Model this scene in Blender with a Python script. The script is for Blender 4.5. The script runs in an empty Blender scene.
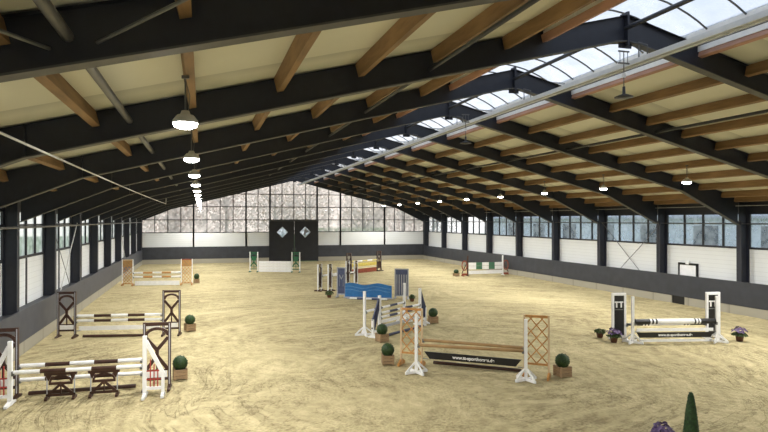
import bpy, bmesh, math, random
from mathutils import Vector, Matrix, noise

random.seed(7)
S = bpy.context.scene
COL = S.collection
PI = math.pi

# ------------------------------------------------------------------ helpers
class MB:
    """collects faces, links them as one mesh object"""
    def __init__(s):
        s.v, s.f, s.m, s.sm = [], [], [], []
    def add(s, vs, fs, mi=0, smooth=False):
        b = len(s.v)
        s.v += [tuple(v) for v in vs]
        for f in fs:
            s.f.append(tuple(b + i for i in f)); s.m.append(mi); s.sm.append(smooth)
    def box(s, x0, x1, y0, y1, z0, z1, mi=0):
        vs = [(x, y, z) for z in (z0, z1) for y in (y0, y1) for x in (x0, x1)]
        s.add(vs, [(0, 2, 3, 1), (4, 5, 7, 6), (0, 1, 5, 4), (2, 6, 7, 3), (0, 4, 6, 2), (1, 3, 7, 5)], mi)
    def bar(s, p, q, w, h, mi=0, up=(0, 0, 1)):
        """rectangular bar from p to q, w wide sideways, h high"""
        p, q = Vector(p), Vector(q)
        d = (q - p).normalized(); u = Vector(up)
        if abs(d.dot(u)) > .98: u = Vector((0, 1, 0))
        r = d.cross(u).normalized(); u = r.cross(d).normalized()
        vs = []
        for c in (p, q):
            for a, b in ((-1, -1), (1, -1), (1, 1), (-1, 1)):
                vs.append(c + r * (a * w / 2) + u * (b * h / 2))
        s.add(vs, [(3, 2, 1, 0), (4, 5, 6, 7), (0, 1, 5, 4), (1, 2, 6, 5), (2, 3, 7, 6), (3, 0, 4, 7)], mi)
    def tube(s, pts, r, n=8, mi=0, caps=True):
        pts = [Vector(p) for p in pts]
        rings = []
        for i, p in enumerate(pts):
            d = (pts[min(i + 1, len(pts) - 1)] - pts[max(i - 1, 0)]).normalized()
            u = Vector((0, 0, 1)) if abs(d.z) < .95 else Vector((0, 1, 0))
            a = d.cross(u).normalized(); b = a.cross(d)
            rr = r[i] if isinstance(r, (list, tuple)) else r
            rings.append([p + a * (rr * math.cos(2 * PI * k / n)) + b * (rr * math.sin(2 * PI * k / n)) for k in range(n)])
        vs = [v for g in rings for v in g]
        fs = []
        for i in range(len(pts) - 1):
            for k in range(n):
                k2 = (k + 1) % n
                fs.append((i * n + k, i * n + k2, (i + 1) * n + k2, (i + 1) * n + k))
        s.add(vs, fs, mi, True)
        if caps:
            s.add(rings[0], [tuple(range(n))[::-1]], mi); s.add(rings[-1], [tuple(range(n))], mi)
    def lathe(s, prof, n=16, c=(0, 0, 0), mi=0):
        vs = [(c[0] + r * math.cos(2 * PI * k / n), c[1] + r * math.sin(2 * PI * k / n), c[2] + z) for r, z in prof for k in range(n)]
        fs = []
        for i in range(len(prof) - 1):
            for k in range(n):
                k2 = (k + 1) % n
                fs.append((i * n + k, i * n + k2, (i + 1) * n + k2, (i + 1) * n + k))
        s.add(vs, fs, mi, True)
    def prism(s, poly, a0, a1, axis='y', mi=0):
        """polygon in (x,z) pulled along y, or (y,z) along x"""
        n = len(poly)
        if axis == 'y': vs = [(x, a0, z) for x, z in poly] + [(x, a1, z) for x, z in poly]
        elif axis == 'x': vs = [(a0, y, z) for y, z in poly] + [(a1, y, z) for y, z in poly]
        else: vs = [(x, y, a0) for x, y in poly] + [(x, y, a1) for x, y in poly]
        fs = [tuple(range(n)), tuple(range(2 * n - 1, n - 1, -1))]
        for k in range(n):
            k2 = (k + 1) % n
            fs.append((k, n + k, n + k2, k2))
        s.add(vs, fs, mi)
    def build(s, name, mats, parent=None, fix=True):
        me = bpy.data.meshes.new(name)
        me.from_pydata(s.v, [], s.f)
        if not isinstance(mats, (list, tuple)): mats = [mats]
        for m in mats: me.materials.append(m)
        me.polygons.foreach_set('material_index', s.m)
        me.polygons.foreach_set('use_smooth', s.sm)
        if fix:
            bm = bmesh.new(); bm.from_mesh(me)
            bmesh.ops.recalc_face_normals(bm, faces=bm.faces)
            bm.to_mesh(me); bm.free()
        me.update()
        o = bpy.data.objects.new(name, me)
        COL.objects.link(o)
        if parent is not None: o.parent = parent
        return o

def tag(o, label=None, cat=None, group=None, kind=None):
    if label: o['label'] = label
    if cat: o['category'] = cat
    if group: o['group'] = group
    if kind: o['kind'] = kind
    return o

def empty(name, loc=(0, 0, 0), rz=0):
    o = bpy.data.objects.new(name, None)
    o.empty_display_size = .2
    COL.objects.link(o); o.location = loc; o.rotation_euler = (0, 0, rz)
    return o

def dup(root, loc, rz=0, label=None, group=None):
    r = root.copy(); COL.objects.link(r); r.location = loc; r.rotation_euler = (0, 0, rz)
    if label: r['label'] = label
    if group: r['group'] = group
    for ch in list(root.children):
        c = ch.copy(); COL.objects.link(c); c.parent = r
        for g in list(ch.children):
            d = g.copy(); COL.objects.link(d); d.parent = c
    return r

ORD = ['first', 'second', 'third', 'fourth', 'fifth', 'sixth', 'seventh', 'eighth', 'ninth', 'tenth', 'eleventh', 'twelfth', 'thirteenth']

# ------------------------------------------------------------------ materials
def new_mat(name):
    m = bpy.data.materials.new(name); m.use_nodes = True
    nt = m.node_tree
    return m, nt, nt.nodes['Principled BSDF'], nt.nodes['Material Output']

def N(nt, t, **kw):
    n = nt.nodes.new(t)
    for k, v in kw.items():
        if k in n.inputs: n.inputs[k].default_value = v
        else: setattr(n, k, v)
    return n

def mat(name, rgb, rough=.6, var=.12, scale=6., metal=0., bump=0., stretch=(1, 1, 1)):
    """paint, wood or metal with a little mottling"""
    m, nt, b, out = new_mat(name)
    tc = N(nt, 'ShaderNodeTexCoord')
    mp = N(nt, 'ShaderNodeMapping'); mp.inputs['Scale'].default_value = stretch
    nt.links.new(tc.outputs['Object'], mp.inputs['Vector'])
    no = N(nt, 'ShaderNodeTexNoise', Scale=scale, Detail=4.)
    nt.links.new(mp.outputs[0], no.inputs['Vector'])
    r = N(nt, 'ShaderNodeValToRGB')
    r.color_ramp.elements[0].position = .3; r.color_ramp.elements[1].position = .7
    r.color_ramp.elements[0].color = tuple(c * (1 - var) for c in rgb) + (1,)
    r.color_ramp.elements[1].color = tuple(min(1, c * (1 + var)) for c in rgb) + (1,)
    nt.links.new(no.outputs['Fac'], r.inputs['Fac'])
    nt.links.new(r.outputs['Color'], b.inputs['Base Color'])
    b.inputs['Roughness'].default_value = rough
    b.inputs['Metallic'].default_value = metal
    if bump:
        bp = N(nt, 'ShaderNodeBump', Strength=bump, Distance=.02)
        nt.links.new(no.outputs['Fac'], bp.inputs['Height'])
        nt.links.new(bp.outputs[0], b.inputs['Normal'])
    return m

M = {}
M['navy'] = mat('navy_steel', (.017, .0195, .031), .5, .15)
M['flange'] = mat('grey_and_bounce_lit_steel', (.08, .08, .08), .55, .15)  # grey of the track cover; on flanges it paints light bounced off the sand
M['steel'] = mat('grey_steel_tube', (.14, .14, .14), .45, .1, metal=.3)
M['paletube'] = mat('pale_tube', (.6, .6, .58), .4, .06)
M['darktube'] = mat('dark_tube', (.035, .037, .045), .5)
M['kick'] = mat('charcoal_kickboard', (.033, .036, .045), .55, .18, 2.)
M['kick_l'] = mat('grey_kickboard', (.055, .058, .07), .55, .15, 2.)
M['mullion'] = mat('dark_mullion', (.02, .021, .027), .5)
M['purlin'] = mat('timber_purlin', (.26, .155, .07), .65, .25, 3., stretch=(3, .4, 3))
M['purlin_red'] = mat('timber_edge_purlin', (.45, .25, .18), .65, .2, 3., stretch=(3, .4, 3))
M['white'] = mat('white_paint', (.9, .9, .9), .45, .05)
M['brown'] = mat('dark_brown_paint', (.05, .02, .013), .45, .2)
M['red'] = mat('red_paint', (.42, .05, .04), .5)
M['orange'] = mat('orange_stained_wood', (.5, .235, .06), .55, .18, 5., stretch=(4, 4, 1))
M['paleorange'] = mat('pale_wood', (.62, .46, .28), .55, .12, 5.)
M['green'] = mat('green_paint', (.012, .12, .05), .45, .15)
M['blue'] = mat('blue_paint', (.028, .18, .48), .4, .15)
M['slate'] = mat('slate_blue_paint', (.075, .095, .19), .5, .2)
M['palegrey'] = mat('pale_grey_paint', (.42, .43, .47), .5, .1)
M['navyp'] = mat('navy_paint', (.012, .02, .07), .45, .15)
M['black'] = mat('black_paint', (.008, .008, .009), .4, .2)
M['midgrey'] = mat('mid_grey', (.2, .2, .2), .5)
M['natural'] = mat('natural_wood_pole', (.36, .22, .09), .5, .2, 4., stretch=(.6, .6, .6))
M['yellow'] = mat('yellow_paint', (.66, .53, .12), .5)
M['redbrown'] = mat('red_brown_paint', (.26, .06, .03), .5, .2)
M['planter'] = mat('planter_wood', (.33, .22, .12), .65, .28, 9., stretch=(.5, .5, 4))
M['pot'] = mat('terracotta_pot', (.12, .05, .03), .7)
M['soil'] = mat('dark_soil', (.03, .02, .013), .9)
M['box'] = mat('boxwood_leaf', (.018, .05, .009), .6, .55, 26.)
M['cypress'] = mat('cypress_leaf', (.018, .055, .012), .6, .5, 22.)
M['leaf'] = mat('leaf_green', (.05, .09, .025), .6, .4, 18.)
M['petal'] = mat('purple_petal', (.13, .08, .19), .55, .4, 30.)
M['cup'] = mat('metal_cup', (.18, .18, .18), .4, metal=.6)
M['door'] = mat('dark_door', (.014, .015, .019), .5, .2, 2.)
M['lampbody'] = mat('lamp_housing', (.03, .03, .032), .4)
M['railpaint'] = mat('pale_rail_paint', (.75, .77, .8), .4, .05)
M['lamphood'] = mat('pale_lamp_hood', (.55, .55, .55), .4)  # hood colour paled so it blends into the glare of the lens
M['bark'] = mat('bark', (.09, .07, .055), .9, .3)
M['housewall'] = mat('pale_cladding_outside', (.7, .76, .88), .6, .14, .3)
M['houseroof'] = mat('grey_roof_outside', (.38, .41, .48), .6)
M['houseglass'] = mat('dark_window_outside', (.05, .06, .09), .25)

def leaf_mat(name, a, b):
    m, nt, p, out = new_mat(name)
    oi = N(nt, 'ShaderNodeTexCoord'); no = N(nt, 'ShaderNodeTexNoise', Scale=.8, Detail=5.)
    nt.links.new(oi.outputs['Object'], no.inputs['Vector'])
    r = N(nt, 'ShaderNodeValToRGB')
    r.color_ramp.elements[0].position = .35; r.color_ramp.elements[1].position = .65
    r.color_ramp.elements[0].color = a + (1,); r.color_ramp.elements[1].color = b + (1,)
    nt.links.new(no.outputs['Fac'], r.inputs['Fac']); nt.links.new(r.outputs[0], p.inputs['Base Color'])
    p.inputs['Roughness'].default_value = .8
    return m
M['autumn'] = leaf_mat('autumn_twigs', (.6, .4, .33), (.84, .64, .55))  # tree crowns paled in colour to paint the haze outside
M['autumn2'] = leaf_mat('green_brown_twigs', (.58, .46, .33), (.86, .72, .58))  # same haze put into the greener crowns
M['hedge'] = leaf_mat('hedge_leaves', (.42, .6, .3), (.6, .78, .42))

def cladding(name, rgb, step, horiz='Z'):
    """sandwich panel: fine horizontal grooves"""
    m, nt, b, out = new_mat(name)
    tc = N(nt, 'ShaderNodeTexCoord'); sp = N(nt, 'ShaderNodeSeparateXYZ')
    nt.links.new(tc.outputs['Object'], sp.inputs[0])
    mu = N(nt, 'ShaderNodeMath', operation='MULTIPLY'); mu.inputs[1].default_value = 1 / step
    nt.links.new(sp.outputs[horiz], mu.inputs[0])
    fr = N(nt, 'ShaderNodeMath', operation='FRACT'); nt.links.new(mu.outputs[0], fr.inputs[0])
    r = N(nt, 'ShaderNodeValToRGB'); e = r.color_ramp.elements
    e[0].position = 0; e[0].color = tuple(c * .72 for c in rgb) + (1,)
    e[1].position = .09; e[1].color = tuple(rgb) + (1,)
    nt.links.new(fr.outputs[0], r.inputs[0])
    no = N(nt, 'ShaderNodeTexNoise', Scale=.7, Detail=3.); nt.links.new(tc.outputs['Object'], no.inputs['Vector'])
    r2 = N(nt, 'ShaderNodeValToRGB'); r2.color_ramp.elements[0].color = (.86, .86, .86, 1)
    nt.links.new(no.outputs['Fac'], r2.inputs[0])
    mx = N(nt, 'ShaderNodeMix', data_type='RGBA', blend_type='MULTIPLY'); mx.inputs[0].default_value = 1
    nt.links.new(r.outputs[0], mx.inputs[6]); nt.links.new(r2.outputs[0], mx.inputs[7])
    nt.links.new(mx.outputs[2], b.inputs['Base Color'])
    b.inputs['Roughness'].default_value = .5
    return m
M['clad'] = cladding('white_cladding', (.8, .82, .82), .2)
M['ceil'] = cladding('cream_roof_panel', (.74, .735, .62), 5.0, 'Y')
M['concrete'] = cladding('concrete_plinth', (.37, .345, .275), 2.4, 'Y')

def glass(name, tint, haze, fog=(.8, .82, .85)):
    m, nt, p, out = new_mat(name)
    nt.nodes.remove(p)
    tr = N(nt, 'ShaderNodeBsdfTransparent'); tr.inputs[0].default_value = tint + (1,)
    tl = N(nt, 'ShaderNodeBsdfTranslucent'); tl.inputs[0].default_value = fog + (1,)
    gl = N(nt, 'ShaderNodeBsdfGlossy', Roughness=.06)
    m1 = N(nt, 'ShaderNodeMixShader')
    no = N(nt, 'ShaderNodeTexNoise', Scale=2.3, Detail=4.); tc = N(nt, 'ShaderNodeTexCoord')
    nt.links.new(tc.outputs['Object'], no.inputs['Vector'])
    mr = N(nt, 'ShaderNodeMapRange'); mr.inputs[1].default_value = .3; mr.inputs[2].default_value = .7
    mr.inputs[3].default_value = haze * .5; mr.inputs[4].default_value = haze * 1.5
    nt.links.new(no.outputs['Fac'], mr.inputs[0]); nt.links.new(mr.outputs[0], m1.inputs[0])
    m2 = N(nt, 'ShaderNodeMixShader', Fac=.06)
    nt.links.new(tr.outputs[0], m1.inputs[1]); nt.links.new(tl.outputs[0], m1.inputs[2])
    nt.links.new(m1.outputs[0], m2.inputs[1]); nt.links.new(gl.outputs[0], m2.inputs[2])
    nt.links.new(m2.outputs[0], out.inputs[0])
    return m
M['glass'] = glass('window_glass', (.95, .97, 1.), .3, (.95, .98, 1.))
M['glass_back'] = glass('gable_glass', (1., .92, .86), .55, (1., .88, .82))
M['glass_left'] = glass('frosted_window_glass', (.95, .97, .95), .6, (1., 1., .97))
M['glass_dia'] = glass('diamond_glass', (.8, .9, 1.), .6, (.85, .92, 1.))
M['poly'] = glass('skylight_polycarbonate', (.93, .96, 1.), .45)

def emit(name, rgb, s):
    m, nt, p, out = new_mat(name)
    p.inputs['Emission Color'].default_value = rgb + (1,); p.inputs['Emission Strength'].default_value = s
    p.inputs['Base Color'].default_value = (.8, .8, .8, 1)
    return m
M['lens'] = emit('lit_lens', (1., .98, .94), 30.)
M['exit'] = emit('lit_sign', (.3, .5, .3), .05)

def sand_mat():
    m, nt, b, out = new_mat('riding_sand')
    L = nt.links.new
    tc = N(nt, 'ShaderNodeTexCoord')
    # slow warp so that the streaks bend like ridden tracks
    w = N(nt, 'ShaderNodeTexNoise', Scale=.13, Detail=2.); L(tc.outputs['Object'], w.inputs['Vector'])
    sub = N(nt, 'ShaderNodeVectorMath', operation='SUBTRACT'); sub.inputs[1].default_value = (.5, .5, .5)
    L(w.outputs['Color'], sub.inputs[0])
    sc = N(nt, 'ShaderNodeVectorMath', operation='SCALE'); sc.inputs['Scale'].default_value = 9.
    L(sub.outputs[0], sc.inputs[0])
    ad = N(nt, 'ShaderNodeVectorMath', operation='ADD'); L(tc.outputs['Object'], ad.inputs[0]); L(sc.outputs[0], ad.inputs[1])
    mp = N(nt, 'ShaderNodeMapping'); mp.inputs['Scale'].default_value = (.55, 2.3, 1); mp.inputs['Rotation'].default_value = (0, 0, .35)
    L(ad.outputs[0], mp.inputs['Vector'])
    streak = N(nt, 'ShaderNodeTexNoise', Scale=1.25, Detail=6., Roughness=.62); L(mp.outputs[0], streak.inputs['Vector'])
    mp2 = N(nt, 'ShaderNodeMapping'); mp2.inputs['Scale'].default_value = (2.1, .6, 1); mp2.inputs['Rotation'].default_value = (0, 0, .2)
    L(ad.outputs[0], mp2.inputs['Vector'])
    streak2 = N(nt, 'ShaderNodeTexNoise', Scale=.9, Detail=5., Roughness=.6); L(mp2.outputs[0], streak2.inputs['Vector'])
    big = N(nt, 'ShaderNodeTexNoise', Scale=.16, Detail=3.); L(tc.outputs['Object'], big.inputs['Vector'])
    hoof = N(nt, 'ShaderNodeTexVoronoi', Scale=3.2); L(ad.outputs[0], hoof.inputs['Vector'])
    fine = N(nt, 'ShaderNodeTexNoise', Scale=14., Detail=4.); L(tc.outputs['Object'], fine.inputs['Vector'])
    def mul(a, k):
        n = N(nt, 'ShaderNodeMath', operation='MULTIPLY'); L(a, n.inputs[0]); n.inputs[1].default_value = k; return n.outputs[0]
    def add(a, c):
        n = N(nt, 'ShaderNodeMath', operation='ADD'); L(a, n.inputs[0]); L(c, n.inputs[1]); return n.outputs[0]
    # ridden tracks: noise drawn out along circles round three turning points, and along the hall
    sc2 = N(nt, 'ShaderNodeVectorMath', operation='SCALE'); sc2.inputs['Scale'].default_value = 2.6; L(sub.outputs[0], sc2.inputs[0])
    ad2 = N(nt, 'ShaderNodeVectorMath', operation='ADD'); L(tc.outputs['Object'], ad2.inputs[0]); L(sc2.outputs[0], ad2.inputs[1])
    def math_(op, a, c=None):
        n = N(nt, 'ShaderNodeMath', operation=op)
        for k, q in ((0, a), (1, c)):
            if q is None: continue
            if isinstance(q, (int, float)): n.inputs[k].default_value = q
            else: L(q, n.inputs[k])
        return n.outputs[0]
    def polar(cx, cy, kr, ka, seed):
        m_ = N(nt, 'ShaderNodeVectorMath', operation='SUBTRACT'); m_.inputs[1].default_value = (cx, cy, 0); L(ad2.outputs[0], m_.inputs[0])
        sp = N(nt, 'ShaderNodeSeparateXYZ'); L(m_.outputs[0], sp.inputs[0])
        r_ = math_('SQRT', math_('ADD', math_('MULTIPLY', sp.outputs[0], sp.outputs[0]), math_('MULTIPLY', sp.outputs[1], sp.outputs[1])))
        an = math_('ARCTAN2', sp.outputs[0], math_('MULTIPLY', sp.outputs[1], -1.))
        cb = N(nt, 'ShaderNodeCombineXYZ'); L(math_('MULTIPLY', r_, kr), cb.inputs[0]); L(math_('MULTIPLY', an, ka), cb.inputs[1]); cb.inputs[2].default_value = seed
        no_ = N(nt, 'ShaderNodeTexNoise', Scale=1., Detail=5., Roughness=.6); L(cb.outputs[0], no_.inputs['Vector']); return no_.outputs['Fac']
    pa, pb = polar(7.3, 15.8, 2.6, 3.4, 1.), polar(-6., 19., 2.2, 9., 5.)
    def mixf(f, a, c):
        n = N(nt, 'ShaderNodeMix', data_type='FLOAT'); L(f, n.inputs[0]); L(a, n.inputs[2]); L(c, n.inputs[3]); return n.outputs[0]
    def mask(scale, lo, hi, z):
        mp_ = N(nt, 'ShaderNodeMapping'); mp_.inputs['Location'].default_value = (z, z * 2, 0); L(tc.outputs['Object'], mp_.inputs['Vector'])
        no_ = N(nt, 'ShaderNodeTexNoise', Scale=scale, Detail=2.); L(mp_.outputs[0], no_.inputs['Vector'])
        mr = N(nt, 'ShaderNodeMapRange'); mr.inputs[1].default_value = lo; mr.inputs[2].default_value = hi; L(no_.outputs['Fac'], mr.inputs[0]); return mr.outputs[0]
    tracks = mixf(mask(.2, .42, .58, 3.), pa, mixf(mask(.17, .42, .58, 11.), pb, streak2.outputs['Fac']))
    clod = N(nt, 'ShaderNodeTexNoise', Scale=4.2, Detail=7., Roughness=.72); L(ad2.outputs[0], clod.inputs['Vector'])
    cm = mask(.45, .44, .62, 7.)
    clods = mixf(cm, mixf(cm, fine.outputs['Fac'], fine.outputs['Fac']), clod.outputs['Fac'])
    # thin dark ruts where the track noise crosses its middle value
    rut = math_('ABSOLUTE', math_('SUBTRACT', pb, .5)); rut2 = math_('ABSOLUTE', math_('SUBTRACT', pa, .47))
    def thin(v):
        mr = N(nt, 'ShaderNodeMapRange'); mr.inputs[1].default_value = 0.; mr.inputs[2].default_value = .022; mr.inputs[3].default_value = 1.; mr.inputs[4].default_value = 0.; L(v, mr.inputs[0]); return mr.outputs[0]
    ruts = math_('MULTIPLY', math_('ADD', math_('MULTIPLY', thin(rut), mask(.25, .48, .6, 21.)), math_('MULTIPLY', thin(rut2), mask(.3, .44, .54, 31.))), -.075)
    h = add(add(mul(tracks, .36), mul(streak.outputs['Fac'], .1)), add(mul(big.outputs['Fac'], .2), mul(clods, .3)))
    hh = add(add(h, mul(hoof.outputs['Distance'], .08)), ruts)
    r = N(nt, 'ShaderNodeValToRGB'); e = r.color_ramp.elements
    e[0].position = .415; e[0].color = (0.275, 0.223, 0.121, 1)
    e[1].position = .635; e[1].color = (0.646, 0.545, 0.317, 1)
    x = e.new(.475); x.color = (0.404, 0.338, 0.187, 1)
    x = e.new(.53); x.color = (0.489, 0.414, 0.231, 1)
    L(hh, r.inputs[0]); L(r.outputs[0], b.inputs['Base Color'])
    b.inputs['Roughness'].default_value = .95
    b.inputs['Specular IOR Level'].default_value = .1
    bp = N(nt, 'ShaderNodeBump', Strength=1., Distance=.2); L(hh, bp.inputs['Height']); L(bp.outputs[0], b.inputs['Normal'])
    return m
M['sand'] = sand_mat()
M['grass'] = mat('outside_grass', (.16, .26, .07), .9, .3, .5)

# ------------------------------------------------------------------ camera
F = 600.; H = 4.3
th = math.atan(182 / F); pit = math.atan(4 / math.hypot(F, 182))
cd = bpy.data.cameras.new('camera'); cam = bpy.data.objects.new('camera', cd); COL.objects.link(cam)
cd.sensor_width = 36; cd.lens = F / 768 * 36; cd.clip_end = 400; cd.clip_start = .05
cam.location = (0, 0, H); cam.rotation_euler = (PI / 2 + pit, 0, -th)
S.camera = cam

# ------------------------------------------------------------------ hall
XL, XR, YB, YF = -5.4, 23.0, 61.1, -4.0
DX0_, DX1_ = 6.56, 11.36
XM = 9.0; SL = .252
def zc(x): return 8.86 - SL * abs(x - XM)         # underside of the roof panels
FY = [61.0 - 4.98 * k for k in range(13)]        # portal frames, from the back wall
SKY = 2.0                                         # half width of the skylight opening

def sand_h(x, y):
    d = min(x - XL, XR - x, YB - y)
    rise = .08 * max(0, 1 - d / 1.2) ** 1.6
    return rise
mb = MB()
nx, ny = 114, 260
vs = []
for j in range(ny + 1):
    for i in range(nx + 1):
        x = XL + (XR - XL) * i / nx; y = YF + (YB - YF) * j / ny
        e = min(x - XL, XR - x, YB - y)
        n1 = noise.noise((x * .9, y * .9, 0)) * .012 + noise.noise((x * 3, y * 3, 5)) * .008
        vs.append((x, y, sand_h(x, y) + n1 - .02))
mb.add(vs, [(j * (nx + 1) + i, j * (nx + 1) + i + 1, (j + 1) * (nx + 1) + i + 1, (j + 1) * (nx + 1) + i) for j in range(ny) for i in range(nx)], 0, True)
tag(mb.build('floor', M['sand'], fix=False), 'sand riding surface marked with hoof tracks', kind='structure')

def struct(mbx, name, m, label=None, parent=None):
    o = mbx.build(name, m, parent)
    if parent is None: tag(o, label, kind='structure')
    return o

WXL, WXR = XL - .47, XR + .55                      # cladding planes
# kickboards and plinths
mb = MB(); mb.box(XL - .06, XL, YF, YB, .45, 1.45); struct(mb, 'trim_1', M['kick_l'], 'grey kickboard along the left wall')
mb = MB(); mb.box(XR, XR + .06, YF, YB, .45, 1.53); struct(mb, 'trim_2', M['kick'], 'charcoal kickboard along the right wall')
mb = MB(); mb.box(XL - .06, DX0_, YB, YB + .06, .5, 1.68); mb.box(DX1_, XR + .06, YB, YB + .06, .5, 1.68)
struct(mb, 'trim_3', M['kick'], 'charcoal kickboard along the back wall, either side of the door')
mb = MB(); mb.box(XL - .1, XL - .02, YF, YB, -.1, .45); struct(mb, 'baseboard_left', M['concrete'], 'pale concrete plinth under the left kickboard')
mb = MB()
mb.box(XR + .02, XR + .1, YF, 24.35, -.1, .45); mb.box(XR + .02, XR + .1, 25.15, YB, -.1, .45)
struct(mb, 'baseboard_right', M['concrete'], 'pale concrete plinth under the right kickboard')
mb = MB(); mb.box(XL - .1, DX0_, YB + .01, YB + .09, -.1, .5); mb.box(DX1_, XR + .1, YB + .01, YB + .09, -.1, .5)
struct(mb, 'baseboard_back', M['concrete'], 'pale concrete plinth under the back kickboard')
mb = MB(); mb.box(XR + .06, XR + .1, 24.35, 25.15, -.1, .46); mb.box(XR, XR + .03, 24.3, 24.35, 0, .46)
struct(mb, 'trim_4', M['black'], 'dark opening in the right plinth')

# side walls: cladding between z 1.3 and 3.0, windows above to 4.62
for side, X, sg in (('left', WXL, -1), ('right', WXR, 1)):
    mb = MB()
    mb.box(min(X, X + sg * .1), max(X, X + sg * .1), YF, YB + .3, -.1, 3.0)
    mb.box(min(X, X + sg * .1), max(X, X + sg * .1), YF, YB + .3, 4.66, 5.5)
    struct(mb, 'wall_' + side, M['clad'], 'white panelled %s wall' % side)
    mb = MB(); mb.box(min(X, X - sg * .06), max(X, X - sg * .06), YF, YB, 4.62, 5.12)
    struct(mb, 'trim_5' if side == 'left' else 'trim_6', M['navy'], 'dark eaves beam above the %s windows' % side)
    # ledge between kickboard and cladding
    mb = MB(); k = XL if sg < 0 else XR
    mb.box(min(k + sg * .06, X), max(k + sg * .06, X), YF, YB, 1.3, 1.36)
    struct(mb, 'trim_7' if side == 'left' else 'trim_8', M['kick'], 'ledge behind the %s kickboard' % side)

wn = 0
def window_object(name_label, parts):
    global wn
    wn += 1
    e = empty('window_%d' % wn); tag(e, name_label, kind='structure')
    for nm, mbx, m in parts: mbx.build(nm, m, e, fix=(nm != 'pane'))
    return e
for side, X, sg in (('left', WXL, -1), ('right', WXR, 1)):
    for k in range(12):
        y1, y0 = FY[k] - .12, FY[k + 1] + .12
        fr = MB(); pn = MB()
        a, b = sorted((X - sg * .03, X + sg * .07))
        fr.box(a, b, y0, y1, 2.98, 3.07); fr.box(a, b, y0, y1, 4.55, 4.63); fr.box(a, b, y0, y1, 4.09, 4.15)
        for q in range(5):
            y = y0 + (y1 - y0) * q / 4
            fr.box(a, b, y - .04, y + .04, 3.07, 4.55)
        xp = X + sg * .03
        pn.add([(xp, y0, 3.03), (xp, y1, 3.03), (xp, y1, 4.6), (xp, y0, 4.6)], [(0, 1, 2, 3)])
        window_object('%s-wall window in the %s bay from the back' % (side, ORD[k]), [('window_frame', fr, M['mullion']), ('pane', pn, M['glass_left' if side == 'left' else 'glass'])])
        if k < 11:
            t = MB(); ym = (y0 + y1) / 2 if side == 'left' else y0 + (y1 - y0) * .75
            if side == 'left':
                t.box(a, b, ym - .06, ym + .06, 1.3, 2.98)
                struct(t, 'trim_%d' % (20 + k), M['mullion'], 'dark joint cover on the left wall in the %s bay from the back' % ORD[k])

# gable wall at the back
DX0, DX1 = 6.56, 11.36
mb = MB()
for a, b in ((WXL, DX0), (DX1, WXR)):
    mb.box(a, b, YB + .12, YB + .22, 1.5, 3.05)
struct(mb, 'wall_back', M['clad'], 'white panelled band of the back gable wall')
posts = [XL - .1, -.78, 4.2, DX0, DX1, 13.82, 18.62, XR + .1]
edges = list(zip(posts[:-1], posts[1:]))
def gz(x): return zc(x) - .32
for i, (a, b) in enumerate(edges):
    fr = MB(); pn = MB()
    z0 = 3.05 if (a, b) != (DX0, DX1) else 4.3
    n = max(2, round((b - a) / 1.2))
    yf, yk = YB + .1, YB + .2
    xs = [a + (b - a) * q / n for q in range(n + 1)]
    for q, x in enumerate(xs):
        w = .075 if q in (0, n) else .035
        fr.box(x - w, x + w, yf - (.05 if q in (0, n) else 0), yk, 1.6 if q in (0, n) and z0 < 4 else z0, gz(x) + .1)
    for z in (3.07, 4.3, 5.6, 6.88):
        if z < z0 - .05: continue
        # only where the roof line leaves room
        lo, hi = a, b
        lim = XM - (8.86 - .32 - z) / SL, XM + (8.86 - .32 - z) / SL
        lo, hi = max(lo, lim[0]), min(hi, lim[1])
        if hi - lo > .1: fr.box(lo, hi, yf, yk, z - .035, z + .035)
    for p, q in zip(xs[:-1], xs[1:]):
        pts = [(p, z0), (q, z0), (q, gz(q) + .1), (p, gz(p) + .1)]
        if p < XM < q: pts.insert(3, (XM, gz(XM) + .1))
        pn.add([(x, YB + .15, z) for x, z in pts], [tuple(range(len(pts)))])
    nm = ['at the left corner', 'second from the left corner', 'just left of the dark door', 'above the dark door', 'just right of the dark door', 'second from the right corner', 'at the right corner'][i]
    window_object('gable window section ' + nm, [('window_frame', fr, M['mullion']), ('pane', pn, M['glass_back'])])
# sloping trim under the roof along the gable
mb = MB()
for sgn in (-1, 1):
    xe = WXL if sgn < 0 else WXR
    mb.prism([(XM, zc(XM) + .15), (xe, zc(xe) + .15), (xe, zc(xe) - .3), (XM, zc(XM) - .3)], YB + .05, YB + .26)
struct(mb, 'trim_9', M['navy'], 'dark sloping trim along the top of the back gable')
# front wall behind the viewer
mb = MB(); mb.prism([(WXL - .1, -.1), (WXR + .1, -.1), (WXR + .1, zc(WXR)), (XM, zc(XM) + 1), (WXL - .1, zc(WXL))], YF - .15, YF)
struct(mb, 'wall_front', M['clad'], 'white wall behind the viewer')

# roof panels
for nm, a, b in (('ceiling_left', WXL - .4, XM - SKY), ('ceiling_right', XM + SKY, WXR + .4)):
    mb = MB(); mb.prism([(a, zc(a)), (b, zc(b)), (b, zc(b) + .12), (a, zc(a) + .12)], YF - .2, YB + .3)
    struct(mb, nm, M['ceil'], 'cream roof panels of the %s slope' % nm.split('_')[1])

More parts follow.
